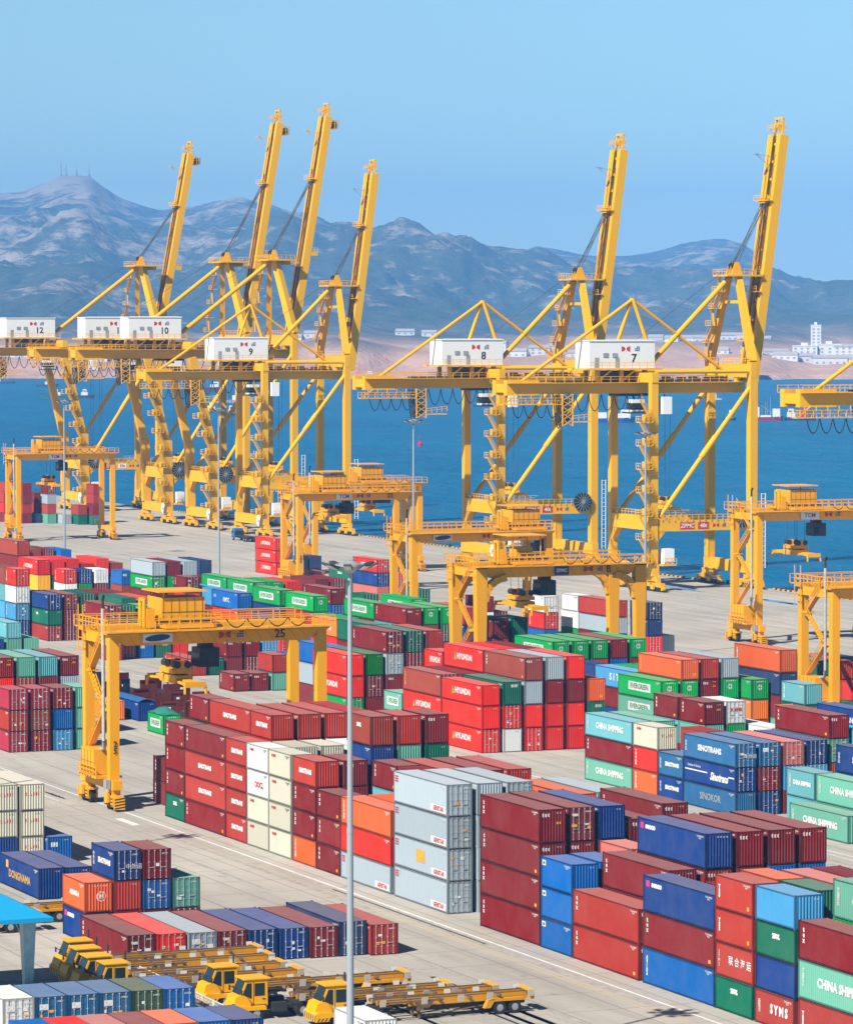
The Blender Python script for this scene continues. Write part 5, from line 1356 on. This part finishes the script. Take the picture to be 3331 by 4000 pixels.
# ================================================================== LAMP MASTS
M_MAST = painted("pale mast paint", (0.30, 0.345, 0.39), 0.4, 0.10, (0.2, 0.15, 0.1), nscale=0.3); M_LAMP = plain("floodlight housing", (0.06, 0.065, 0.075), 0.5); M_LENS = plain("floodlight glass", (0.55, 0.58, 0.60), 0.2)
def lamp_mast(label, x, y, h):
    r_ = thing("lamp_mast", label, "lamp mast", (x, y, 0), 0.3, "high lamp masts of the yard")
    g = MB(); g.tube((0, 0, 0), (0, 0, 0.5), 0.62, 0.55, 12); g.tube((0, 0, 0.5), (0, 0, h*0.5), 0.27, 0.215, 14, False); g.tube((0, 0, h*0.5-0.35), (0, 0, h*0.5+0.02), 0.24, 0.23, 14); g.tube((0, 0, h*0.5), (0, 0, h-0.4), 0.21, 0.14, 14)
    g.build("pole", M_MAST, r_)
    g = MB(); n = 24; pr = [(1.02*math.cos(2*math.pi*i/n), 1.02*math.sin(2*math.pi*i/n)) for i in range(n)]; g.prism(pr, h-0.02, h+0.10)
    g.tube((0, 0, h-0.5), (0, 0, h-0.02), 0.25, 0.75, 14); g.tube((0, 0, h+0.10), (0, 0, h+0.32), 0.8, 0.3, 14); g.tube((0.3, 0, h+0.3), (0.3, 0, h+0.7), 0.03); g.build("crown_plate", M_GRY, r_)
    for k in range(8):
        a = k*math.pi/4; c, s = math.cos(a), math.sin(a)
        g = MB(); g.beam((c*0.8, s*0.8, h), (c*1.25, s*1.25, h-0.05), 0.08); p = Vector((c*1.55, s*1.55, h+0.02)); out = Vector((c, s, 0.42)).normalized()
        g.beam(p - out*0.42, p + out*0.42, 0.62, 0.20, 0.50, 0.12); f = g.build("floodlight", M_LAMP, r_)
        g = MB(); q = Vector((0, 0, -0.12)); g.beam(p - out*0.36 + q, p + out*0.36 + q, 0.5, 0.03); g.build("lens", M_LENS, f)
lamp_mast("tall pale lamp mast in front of the grey container stack, nearest of all masts", -241.8, 99.0, 36.0)
lamp_mast("grey lamp mast beyond the left frame of the farthest yard crane", -826, 268.8, 35.4)
lamp_mast("grey lamp mast standing before the white house of crane 9", -732, 271, 35.4)
lamp_mast("slender lamp mast against open water beside the red buoy", -629.5, 270, 35.4)
lamp_mast("slender pale lamp mast in front of the stairs of crane 7", -541.5, 272, 35.4)
lamp_mast("lamp mast out of the frame that throws the star shaped shadow on the road", -352.5, 99.0, 36.0)

# ================================================================== TRACTORS AND TRAILERS
M_TRK = painted("tractor yellow paint", (0.83, 0.40, 0.0), 0.4, 0.2, (0.25, 0.1, 0.03), nscale=0.6); M_TRL = painted("dirty trailer yellow", (0.62, 0.27, 0.0), 0.6, 0.6, (0.16, 0.07, 0.02), nscale=0.9); M_GUI = painted("worn pale guide plate", (0.60, 0.56, 0.50), 0.6, 0.4, (0.16, 0.08, 0.04), nscale=1.5)
M_DECK = painted("rusty trailer beam", (0.16, 0.095, 0.055), 0.7, 0.5, (0.06, 0.035, 0.02), nscale=0.7)
tw = MB(); tw.tube((-0.16, 0, 0), (0.16, 0, 0), 0.52, n=22); TW = tw.mesh("tyre", [M_RUB]); th = MB(); th.tube((-0.17, 0, 0), (0.17, 0, 0), 0.27, n=14); th.tube((-0.19, 0, 0), (0.19, 0, 0), 0.11, n=8); TH = th.mesh("rim", [M_GRY])
def wheel(parent, x, y, z=0.52):
    w_ = put("wheel", TW, parent, (x, y, z)); put("rim", TH, w_); return w_
def tractor():
    """terminal tractor facing -y, origin under its cab"""
    r_ = thing("terminal_tractor", None, "tractor", (0, 0, 0), 0, "parked terminal tractors")
    g = MB(); g.box(-0.45, 0.45, -1.2, 4.6, 0.62, 0.92); g.box(-1.1, 1.1, 3.4, 4.6, 0.93, 1.12); g.build("chassis", M_DRK, r_)
    g = MB(); g.prism_x([(-1.55, 1.15), (-1.35, 1.75), (-1.0, 1.85), (-0.55, 2.95), (1.15, 3.0), (1.2, 1.0), (-1.5, 0.95)], -1.1, 0.75)
    g.prism_x([(-1.7, 0.45), (-1.7, 1.0), (-1.5, 1.15), (0.9, 1.0), (0.9, 0.75), (-0.5, 0.75), (-0.55, 0.45)], -1.25, 1.25)
    g.box(-1.2, 0.85, -0.75, 1.35, 3.003, 3.10); bo = g.build("cab", M_TRK, r_)
    g = MB(); g.add([(-1.0, -1.035, 1.9), (0.65, -1.035, 1.9), (0.65, -0.60, 2.86), (-1.0, -0.60, 2.86)], [(0, 1, 2, 3)]); g.build("windscreen", M_GLS, bo)
    g = MB(); g.add([(0.758, -0.85, 1.9), (0.758, -0.1, 1.55), (0.758, -0.1, 2.75), (0.758, -0.48, 2.75)], [(0, 1, 2, 3)]); g.build("side_window", M_GLS, bo)
    g = MB(); g.box(0.752, 0.762, 0.12, 0.95, 1.75, 2.72); g.build("side_window", M_GLS, bo)
    g = MB(); g.box(0.752, 0.765, 0.02, 1.08, 1.05, 1.10); g.box(0.752, 0.765, 0.02, 0.06, 1.1, 2.8); g.box(0.752, 0.80, 0.75, 0.95, 1.5, 1.56); g.build("door_seam", M_DRK, bo)
    g = MB()
    for k in range(6): g.add([(-1.15+k*0.42, -1.706, 0.47), (-1.0+k*0.42, -1.706, 0.47), (-0.85+k*0.42, -1.706, 0.95), (-1.0+k*0.42, -1.706, 0.95)], [(0, 1, 2, 3)])
    for k in range(4): g.add([(1.256, -1.6+k*0.3, 0.47), (1.256, -1.48+k*0.3, 0.47), (1.256, -1.3+k*0.3, 0.72), (1.256, -1.42+k*0.3, 0.72)], [(0, 1, 2, 3)])
    g.build("hazard_stripe", M_STR, bo)
    for s in (-1, 1):
        g = MB(); g.box(s*0.9-0.14, s*0.9+0.14, -1.72, -1.69, 1.0, 1.12); g.build("headlight", M_LENS, bo)
        g = MB(); g.beam((s*0.9+0.1, -0.9, 2.2), (s*1.3+0.1, -1.15, 2.3), 0.05); g.box(s*1.3, s*1.3+0.2, -1.2, -1.12, 2.0, 2.4); g.build("mirror", M_DRK, bo)
    g = MB(); g.tube((-0.9, 1.5, 0.9), (-0.9, 1.5, 3.7), 0.08); g.build("exhaust_stack", M_DRK, r_)
    g = MB(); g.box(-1.2, -0.5, 1.6, 3.0, 0.6, 1.4); g.build("air_tank", M_DRK, r_); g = MB(); g.box(0.5, 1.2, 1.5, 2.6, 0.55, 1.2); g.build("fuel_tank", M_DRK, r_)
    for s in (-1, 1): wheel(r_, s*1.02, 0.15)
    for s in (-1, 1): wheel(r_, s*1.02, 3.9); wheel(r_, s*0.66, 3.9)
    return r_
def trailer():
    """skeletal container trailer, nose at y = 0, running to +y"""
    r_ = thing("container_trailer", None, "trailer", (0, 0, 0), 0, "empty skeletal container trailers")
    g = MB()
    for s in (-1, 1):
        g.beam((s*0.5, 0, 1.42), (s*0.5, 2.8, 1.42), 0.16, 0.3); g.beam((s*0.5, 2.6, 1.3), (s*0.5, 12.6, 1.3), 0.16, 0.55)
    g.build("frame", M_TRL, r_)
    g = MB()
    for k in range(6): g.box(-1.2, 1.2, 0.05+k*2.45, 0.20+k*2.45, 1.38, 1.56)
    for s in (-1, 1): g.beam((s*1.18, 0.1, 1.50), (s*1.18, 5.2, 1.50), 0.10, 0.14); g.beam((s*0.5, 0.1, 1.585), (s*0.5, 12.4, 1.585), 0.2, 0.03)
    g.build("deck_frame", M_DECK, r_)
    g = MB()
    for s in (-1, 1):
        g.prism_x([(3.0, 1.35), (4.6, 1.35), (4.1, 0.75), (3.3, 0.75)], s*0.75-0.05, s*0.75+0.05); g.box(s*0.62-0.1, s*0.62+0.1, 3.3, 3.5, 0.12, 0.9); g.beam((s*0.62, 3.4, 0.16), (s*0.62, 9.0, 0.75), 0.08)
    g.box(-1.1, 1.1, 3.1, 3.6, 0.75, 1.0); g.build("landing_gear", M_DECK, r_)
    g = MB(); 
    for s in (-1, 1):
        g.prism_x([(8.6, 0.55), (8.9, 1.12), (9.6, 1.22), (11.9, 1.22), (12.1, 1.05), (12.1, 1.0), (9.4, 1.02), (9.1, 0.55)], s*0.98-0.22, s*0.98+0.22)
    g.build("mudguard", M_TRL, r_)
    for s in (-1, 1):
        for y in (9.9, 11.15): wheel(r_, s*1.0, y)
        for y in (0.2, 3.6, 6.6, 9.0, 12.4):
            g = MB(); g.add([(s*1.22, y-0.24, 1.25), (s*1.22, y+0.24, 1.25), (s*1.34, y+0.26, 1.78), (s*1.34, y-0.26, 1.78), (s*1.26, y-0.24, 1.25), (s*1.26, y+0.24, 1.25), (s*1.38, y+0.26, 1.78), (s*1.38, y-0.26, 1.78)], [(0, 1, 2, 3), (7, 6, 5, 4), (0, 4, 5, 1), (1, 5, 6, 2), (2, 6, 7, 3), (3, 7, 4, 0)])
            g.build("guide_plate", M_GUI, r_)
    g = MB(); g.box(-0.4, 0.4, 3.8, 12.3, 0.62, 1.02); g.box(-0.95, 0.95, 9.7, 10.1, 0.45, 0.62); g.box(-0.95, 0.95, 10.95, 11.35, 0.45, 0.62); g.build("underframe", M_DRK, r_)
    g = MB(); g.prism_x([(12.5, 1.0), (12.75, 1.0), (12.75, 1.75), (12.5, 1.6)], -1.15, 1.15); g.build("tail_bumper", M_TRL, r_)
    for s in (-1, 1): g = MB(); g.box(s*0.95-0.15, s*0.95+0.15, 12.752, 12.79, 1.05, 1.2); g.build("tail_light", M_RED, r_)
    return r_
T0, R0 = tractor(), trailer()
TR = [(-265.2, 107.0, 14.0-12.75+8.5, "nearest to the white container roof"), (-270.2, 102.4, 0, "second from the open road, by the fence"), (-276.2, 102.2, 0, "third from the open road, behind the fence"),
      (-281.0, 95.0, 0, "rearmost cab of four half in canopy shadow beside the blue boxes"), (-284.6, 94.8, 0, "third cab in the shade of the cyan canopy"), (-288.6, 95.2, 0, "second cab in the shade of the cyan canopy"), (-292.4, 95.8, 0, "darkest cab, deepest in the canopy shadow")]
TAIL = [123.2, 118.7, 117.7, 110.6, 110.6, 111.1, 111.6]
for i, (x, y, _q, d) in enumerate(TR):
    o = T0 if i == 0 else copy_tree(T0); o.location = (x, y, 0); o['label'] = "yellow terminal tractor, " + d; o['category'] = "tractor"
    o = R0 if i == 0 else copy_tree(R0); o.location = (x + 0.12, TAIL[i] - 12.75, 0); o['category'] = "trailer"
    o['label'] = "empty yellow skeletal trailer behind the tractor " + ["nearest the white roof", "second from the road", "third from the road", "rearmost of the canopy four", "third in the canopy shade", "second in the canopy shade", "deepest in the canopy shade"][i]
for x, y, d in ((-267.9, 108.8, "with a brown folded end between the two nearest tractors"),):
    o = copy_tree(R0); o.location = (x, y, 0); o['label'] = "loose empty yellow trailer " + d; o['category'] = "trailer"
o = copy_tree(R0); o.location = (-317.4, 96.0-8.0, 0); o['label'] = "yellow trailer with one big wheel showing behind the cyan canopy"; o['category'] = "trailer"
o = copy_tree(R0); o.location = (-321.6, 92.5, 0); o['label'] = "yellow trailer parked under the gold-lettered blue container end"; o['category'] = "trailer"

# blue flatbed lorry on the quay apron
L_ = thing("flatbed_lorry", "small blue flatbed lorry with an empty dark bed on the quay apron", "lorry", (-876, 331, 0), 0)
M_LBL = painted("lorry blue", (0.02, 0.17, 0.45), 0.4, 0.2)
g = MB(); g.prism_x([(-1.2, 0.7), (1.2, 0.7), (1.2, 2.2), (1.05, 2.9), (-1.05, 2.9), (-1.2, 2.2)], -6.0, -3.9); ca = g.build("cab", M_LBL, L_)
g = MB(); g.box(-6.02, -5.99, -1.0, 1.0, 1.8, 2.6); g.box(-5.7, -4.7, -1.215, -1.195, 1.7, 2.4); g.build("window", M_GLS, ca)
g = MB(); g.box(-3.8, 6.0, -1.25, 1.25, 1.05, 1.3); g.box(-3.75, -3.65, -1.25, 1.25, 1.3, 2.3); g.box(-3.8, 6.0, -0.5, 0.5, 0.6, 1.05); g.build("flatbed", M_DRK, L_)
for y in (-1.05, 1.05):
    for x in (-5.0, 2.6, 4.0): w_ = put("wheel", TW, L_, (x, y, 0.52)); w_.rotation_euler = (0, 0, R(90)); put("rim", TH, w_)

# ================================================================== CANOPY AND FENCE
M_CAN = painted("cyan canopy skin", (0.015, 0.30, 0.58), 0.45, 0.08, nscale=0.2); M_CNC = plain("pale canopy steel", (0.40, 0.58, 0.66), 0.4)
C_ = thing("canopy", "bright cyan tent-like canopy roof on tapered pale columns", "canopy", (-285.3, 79.9, 0), 0)
g = MB(); E8 = 9.0; n = 8; rings = []
for k in range(n+1):
    f = k/n; rr_ = E8*(1-f); rings.append((rr_, 7.6 + 5.0*(f**1.12)))
vs = []
for rr_, z in rings: vs += [(rr_, rr_, z), (-rr_, rr_, z), (-rr_, -rr_, z), (rr_, -rr_, z)]
g.add(vs, [(4*k+i, 4*k+(i+1) % 4, 4*k+4+(i+1) % 4, 4*k+4+i) for k in range(n) for i in range(4)])
g.box(-E8, E8, -E8, E8, 7.28, 7.595); g.build("roof", M_CAN, C_)
for sx in (-1, 1):
    for sy in (-1, 1):
        g = MB(); g.beam((sx*6.0, sy*7.9, 0), (sx*6.0, sy*7.9, 7.275), 0.5, 0.5, 1.05, 1.05); g.beam((sx*6.0, sy*7.6, 5.4), (sx*3.4, sy*7.6, 7.1), 0.16); g.build("column", M_CNC, C_)
F_ = thing("mesh_fence", "low white mesh fence between the blue door row and the tractors", "fence", (-287.0, 99.5, 0), 0)
for k in range(16):
    g = MB(); g.box(k*2.4-0.05, k*2.4+0.05, -0.05, 0.05, 0, 1.55); g.build("post", M_LET, F_)
    if k < 15:
        g = MB()
        for z in (0.12, 1.48): g.box(k*2.4+0.05, k*2.4+2.35, -0.03, 0.03, z, z+0.06)
        for j in range(1, 12): g.box(k*2.4+j*0.2-0.012, k*2.4+j*0.2+0.012, -0.012, 0.012, 0.18, 1.48)
        for j in range(1, 7): g.box(k*2.4+0.05, k*2.4+2.35, -0.013, 0.013, 0.12+j*0.19, 0.144+j*0.19)
        g.build("mesh_panel", M_LET, F_)

# ================================================================== FLAT RACKS
def flat_rack(x, y, ch, label, L=12.19, z=0.0, ends=True):
    o = thing("flat_rack", label, "flat rack", (x - L/2, y + CW/2, z), 0, "flat racks in the open pocket"); col = (*PAL[ch][0], 1)
    g = MB(); g.box(-L/2, L/2, -CW/2, CW/2, 0.1, 0.55)
    for k in range(8): g.box(-L/2+0.6+k*(L-1.2)/7-0.12, -L/2+0.6+k*(L-1.2)/7+0.12, -CW/2-0.03, CW/2+0.03, 0.0, 0.098)
    b_ = g.build("base", M_CONT, o); b_.color = tuple(c_*0.55 for c_ in col[:3]) + (1,)
    g = MB(); g.box(-L/2+0.1, L/2-0.1, -CW/2+0.08, CW/2-0.08, 0.552, 0.58); g.build("deck", M_DRK, o)
    if ends:
        for s in (-1, 1):
            g = MB(); 
            for q in (-1, 1): g.box(s*(L/2-0.12)-0.12, s*(L/2-0.12)+0.12, q*1.1-0.12, q*1.1+0.12, 0.553, 2.6)
            g.box(s*(L/2-0.2)-0.05, s*(L/2-0.2)+0.05, -0.98, 0.98, 0.553, 2.35); g.box(s*(L/2-0.12)-0.1, s*(L/2-0.12)+0.1, -0.98, 0.98, 2.352, 2.6)
            e = g.build("end_wall", M_CONT, o); e.color = tuple(c_*0.42 for c_ in col[:3]) + (1,)
            if s > 0: flat(e, -0.25, 0.2, 1.55, 1.85, M_LET, '+X', L/2-0.10, "label_plate")
    return o
for x, y, ch, lb in ((-479.2, 169.2, 'R', "red brown flat rack beside the blue tarped box"), (-478.2, 172.1, 'R', "red brown flat rack next to the maroon stack"), (-491.7, 174.9, 'R', "red brown flat rack, second back by the road"), (-490.7, 177.8, 'R', "red brown flat rack nearest the road side of the pocket"),
                     (-510.0, 177.0, 'm', "maroon flat rack with raised end wall at the back of the pocket"), (-498.0, 171.8, 'm', "dark maroon flat rack in the middle of the pocket"), (-505.0, 180.2, 'm', "tall maroon flat rack end against the road"), (-512.5, 173.9, 'n', "navy flat rack behind the yard crane leg")):
    flat_rack(x, y, {'R': 'k'}.get(ch, ch), lb)
M_TGR = plain("green tarpaulin", (0.02, 0.22, 0.15), 0.7); M_TBL = plain("blue tarpaulin", (0.03, 0.14, 0.38), 0.6)
g = MB(); vs = []; nx, ny = 12, 6
for i in range(nx+1):
    for j in range(ny+1):
        u, v = i/nx, j/ny; vs.append((-468.6 + 6.15*u, 163.55 + 2.52*v, 2.60 + 1.2*math.sin(math.pi*v)**0.8*math.sin(math.pi*min(1, u*1.15))*(0.4+0.6*u) + 0.05*math.sin(17*u+9*v)))
g.add(vs, [(i*(ny+1)+j, (i+1)*(ny+1)+j, (i+1)*(ny+1)+j+1, i*(ny+1)+j+1) for i in range(nx) for j in range(ny)], True)
tag(g.build("tarpaulin", M_TGR), "green tarpaulin humped over the open green box in the pocket", "tarpaulin")
g = MB(); vs = []
for i in range(nx+1):
    for j in range(ny+1):
        u, v = i/nx, j/ny; vs.append((-492.4 + 12.2*u, 166.35 + 2.5*v, 2.60 + 0.28*math.sin(math.pi*v) + 0.05*math.sin(31*u+5*v)))
g.add(vs, [(i*(ny+1)+j, (i+1)*(ny+1)+j, (i+1)*(ny+1)+j+1, i*(ny+1)+j+1) for i in range(nx) for j in range(ny)], True)
tag(g.build("tarpaulin", M_TBL), "blue tarpaulin stretched over the long blue open box", "tarpaulin")

# ================================================================== VESSELS
def ship(name, label, x, y, L, hullcol, deckh, kind, flip=1, cat="boat"):
    o = thing(name, label, cat, (x, y, -3), R(66.6) + (math.pi if flip < 0 else 0), "vessels at anchor")
    mh = plain("hull " + name, hullcol, 0.5); B = L*0.26; H = deckh; g = MB(); prof = [(-0.5, 0.8), (-0.46, 1.0), (0.25, 1.0), (0.42, 0.62), (0.5, 0.04)]; vs = []
    for f, b_ in prof: s = 1 + 0.35*max(0, (f-0.1)/0.4); vs += [(f*L*0.97, -B/2*b_*0.85, -0.6), (f*L*0.97, B/2*b_*0.85, -0.6), (f*L, B/2*b_, H*s), (f*L, -B/2*b_, H*s)]
    fs = [(0, 1, 2, 3)] + [(4*k+i, 4*k+4+i, 4*k+4+(i+1) % 4, 4*k+(i+1) % 4) for k in range(len(prof)-1) for i in range(4)]; g.add(vs, fs); g.build("hull", mh, o)
    sh = MB()
    if kind == 'tug': sh.box(-0.1*L, 0.2*L, -B*0.3, B*0.3, H, H+2.6); sh.box(-0.02*L, 0.15*L, -B*0.22, B*0.22, H+2.603, H+4.8)
    elif kind == 'bulk': sh.box(-0.44*L, -0.1*L, -B*0.4, B*0.4, H, H+3.4); sh.box(0.12*L, 0.40*L, -B*0.36, B*0.36, H, H+2.8); sh.box(0.2*L, 0.36*L, -B*0.3, B*0.3, H+2.803, H+5)
    elif kind == 'dredge': sh.box(-0.38*L, -0.18*L, -B*0.4, B*0.4, H, H+6); sh.box(-0.35*L, -0.22*L, -B*0.3, B*0.3, H+6.003, H+8.5); sh.box(0.2*L, 0.4*L, -B*0.35, B*0.35, H, H+5); sh.box(-0.15*L, 0.15*L, -B*0.3, B*0.3, H, H+1.2)
    else: sh.box(-0.4*L, -0.15*L, -B*0.3, B*0.3, H, H+3); sh.box(-0.36*L, -0.2*L, -B*0.25, B*0.25, H+3.003, H+5)
    so_ = sh.build("superstructure", M_BW, o); wm = MB(); x0 = {'tug': 0.0, 'bulk': 0.2, 'dredge': -0.35}.get(kind, -0.36)*L
    wm.box(x0+0.3, x0+0.1*L, -B*0.31-0.1, B*0.31+0.1, H+3.2, H+3.9); wm.build("window", M_GLS, so_)
    g = MB(); g.tube((0.05*L, 0, H), (0.05*L, 0, H+0.45*L), 0.15, 0.06, 6); g.beam((0.05*L, -0.8, H+0.32*L), (0.05*L, 0.8, H+0.32*L), 0.1)
    if kind == 'dredge':
        for k in (-0.1, 0.0, 0.14): g.tube((k*L, 0, H), (k*L, 0, H+9+20*k), 0.2, 0.1, 6)
        g.tube((-0.1*L, 0, H+7), (0.2*L, 0, H+2), 0.12, n=6)
    if kind == 'crane': g.tube((0.1*L, 0, H), (0.1*L, 0, H+13), 0.35, 0.25, 6); g.tube((0.1*L, 0, H+12.5), (0.55*L, 0, H+13.2), 0.2, 0.1, 6); g.box(0.02*L, 0.22*L, -2, 2, H, H+4)
    g.build("mast", M_RED if kind == 'crane' else M_GRY, o)
    return o
ship("cargo_ship", "blue hulled coaster with white deckhouse seen between crane 8 and 7 legs", -1985, 975, 27, (0.02, 0.08, 0.30), 2.4, 'bulk')
ship("tug_boat", "small dark tug left of the red hulled dredger", -2001, 1060, 8, (0.03, 0.03, 0.05), 1.4, 'tug')
ship("dredger", "red hulled dredger with white superstructure behind crane 7 leg", -1990, 1078, 21, (0.30, 0.03, 0.03), 2.0, 'dredge')
ship("crane_barge", "dark blue crane barge with a red crane boom beside the dredger", -1990, 1101, 19, (0.02, 0.04, 0.12), 1.8, 'crane')
ship("tug_boat", "small white launch behind the farthest crane's left leg", -3371, 1081, 20, (0.05, 0.06, 0.10), 2.0, 'tug')
ship("tug_boat", "green and white tug seen between the legs of crane 12", -2819, 912, 26, (0.03, 0.14, 0.13), 2.2, 'tug', -1)
ship("tug_boat", "dark tug just right of the green and white one", -2825, 935, 17, (0.05, 0.05, 0.08), 2.0, 'tug')
ship("cargo_ship", "white topped red and blue ship under crane 9 girder end", -3054, 1119, 34, (0.12, 0.03, 0.05), 3.5, 'bulk')
ship("cargo_ship", "pale barge with long white deckhouse beside crane 10 leg", -2609, 974, 24, (0.45, 0.38, 0.36), 2.0, 'bulk', -1)
ship("tug_boat", "blue grey launch under the stairs of crane 10", -2325, 855, 16, (0.04, 0.10, 0.2), 1.8, 'tug')
ship("tug_boat", "dark launch lying right of the lamp mast at crane 9", -2226, 833, 12, (0.03, 0.05, 0.09), 1.6, 'tug', -1)
ship("fishing_boat", "low dark boat at the left edge of the sea", -3605, 1112, 22, (0.05, 0.06, 0.08), 1.2, 'fish')
ship("crane_barge", "pale catamaran crane barge near the far shore right of crane 9", -3810, 1574, 30, (0.10, 0.16, 0.25), 2.2, 'crane', -1)
ship("fishing_boat", "tiny white boat right of the crane 7 leg", -2571, 1352, 7, (0.6, 0.6, 0.6), 1.0, 'fish')
B_ = thing("buoy", "small crimson channel buoy on the water beside the lamp mast", "buoy", (-1629, 702, -3))
M_BUO = plain("buoy crimson", (0.50, 0.01, 0.06), 0.5)
g = MB(); g.tube((0, 0, -0.5), (0, 0, 1.1), 1.4, 1.3, 14); g.tube((0, 0, 1.1), (0, 0, 2.0), 1.3, 0.5, 14); g.build("float", M_BUO, B_)
g = MB()
for a in range(4): g.beam((0.5*math.cos(a*1.571), 0.5*math.sin(a*1.571), 2.0), (0.15*math.cos(a*1.571), 0.15*math.sin(a*1.571), 4.4), 0.1)
g.box(-0.4, 0.4, -0.4, 0.4, 3.2, 3.9); g.tube((0, 0, 4.4), (0, 0, 5.1), 0.2); g.build("top_mark", M_BUO, B_)
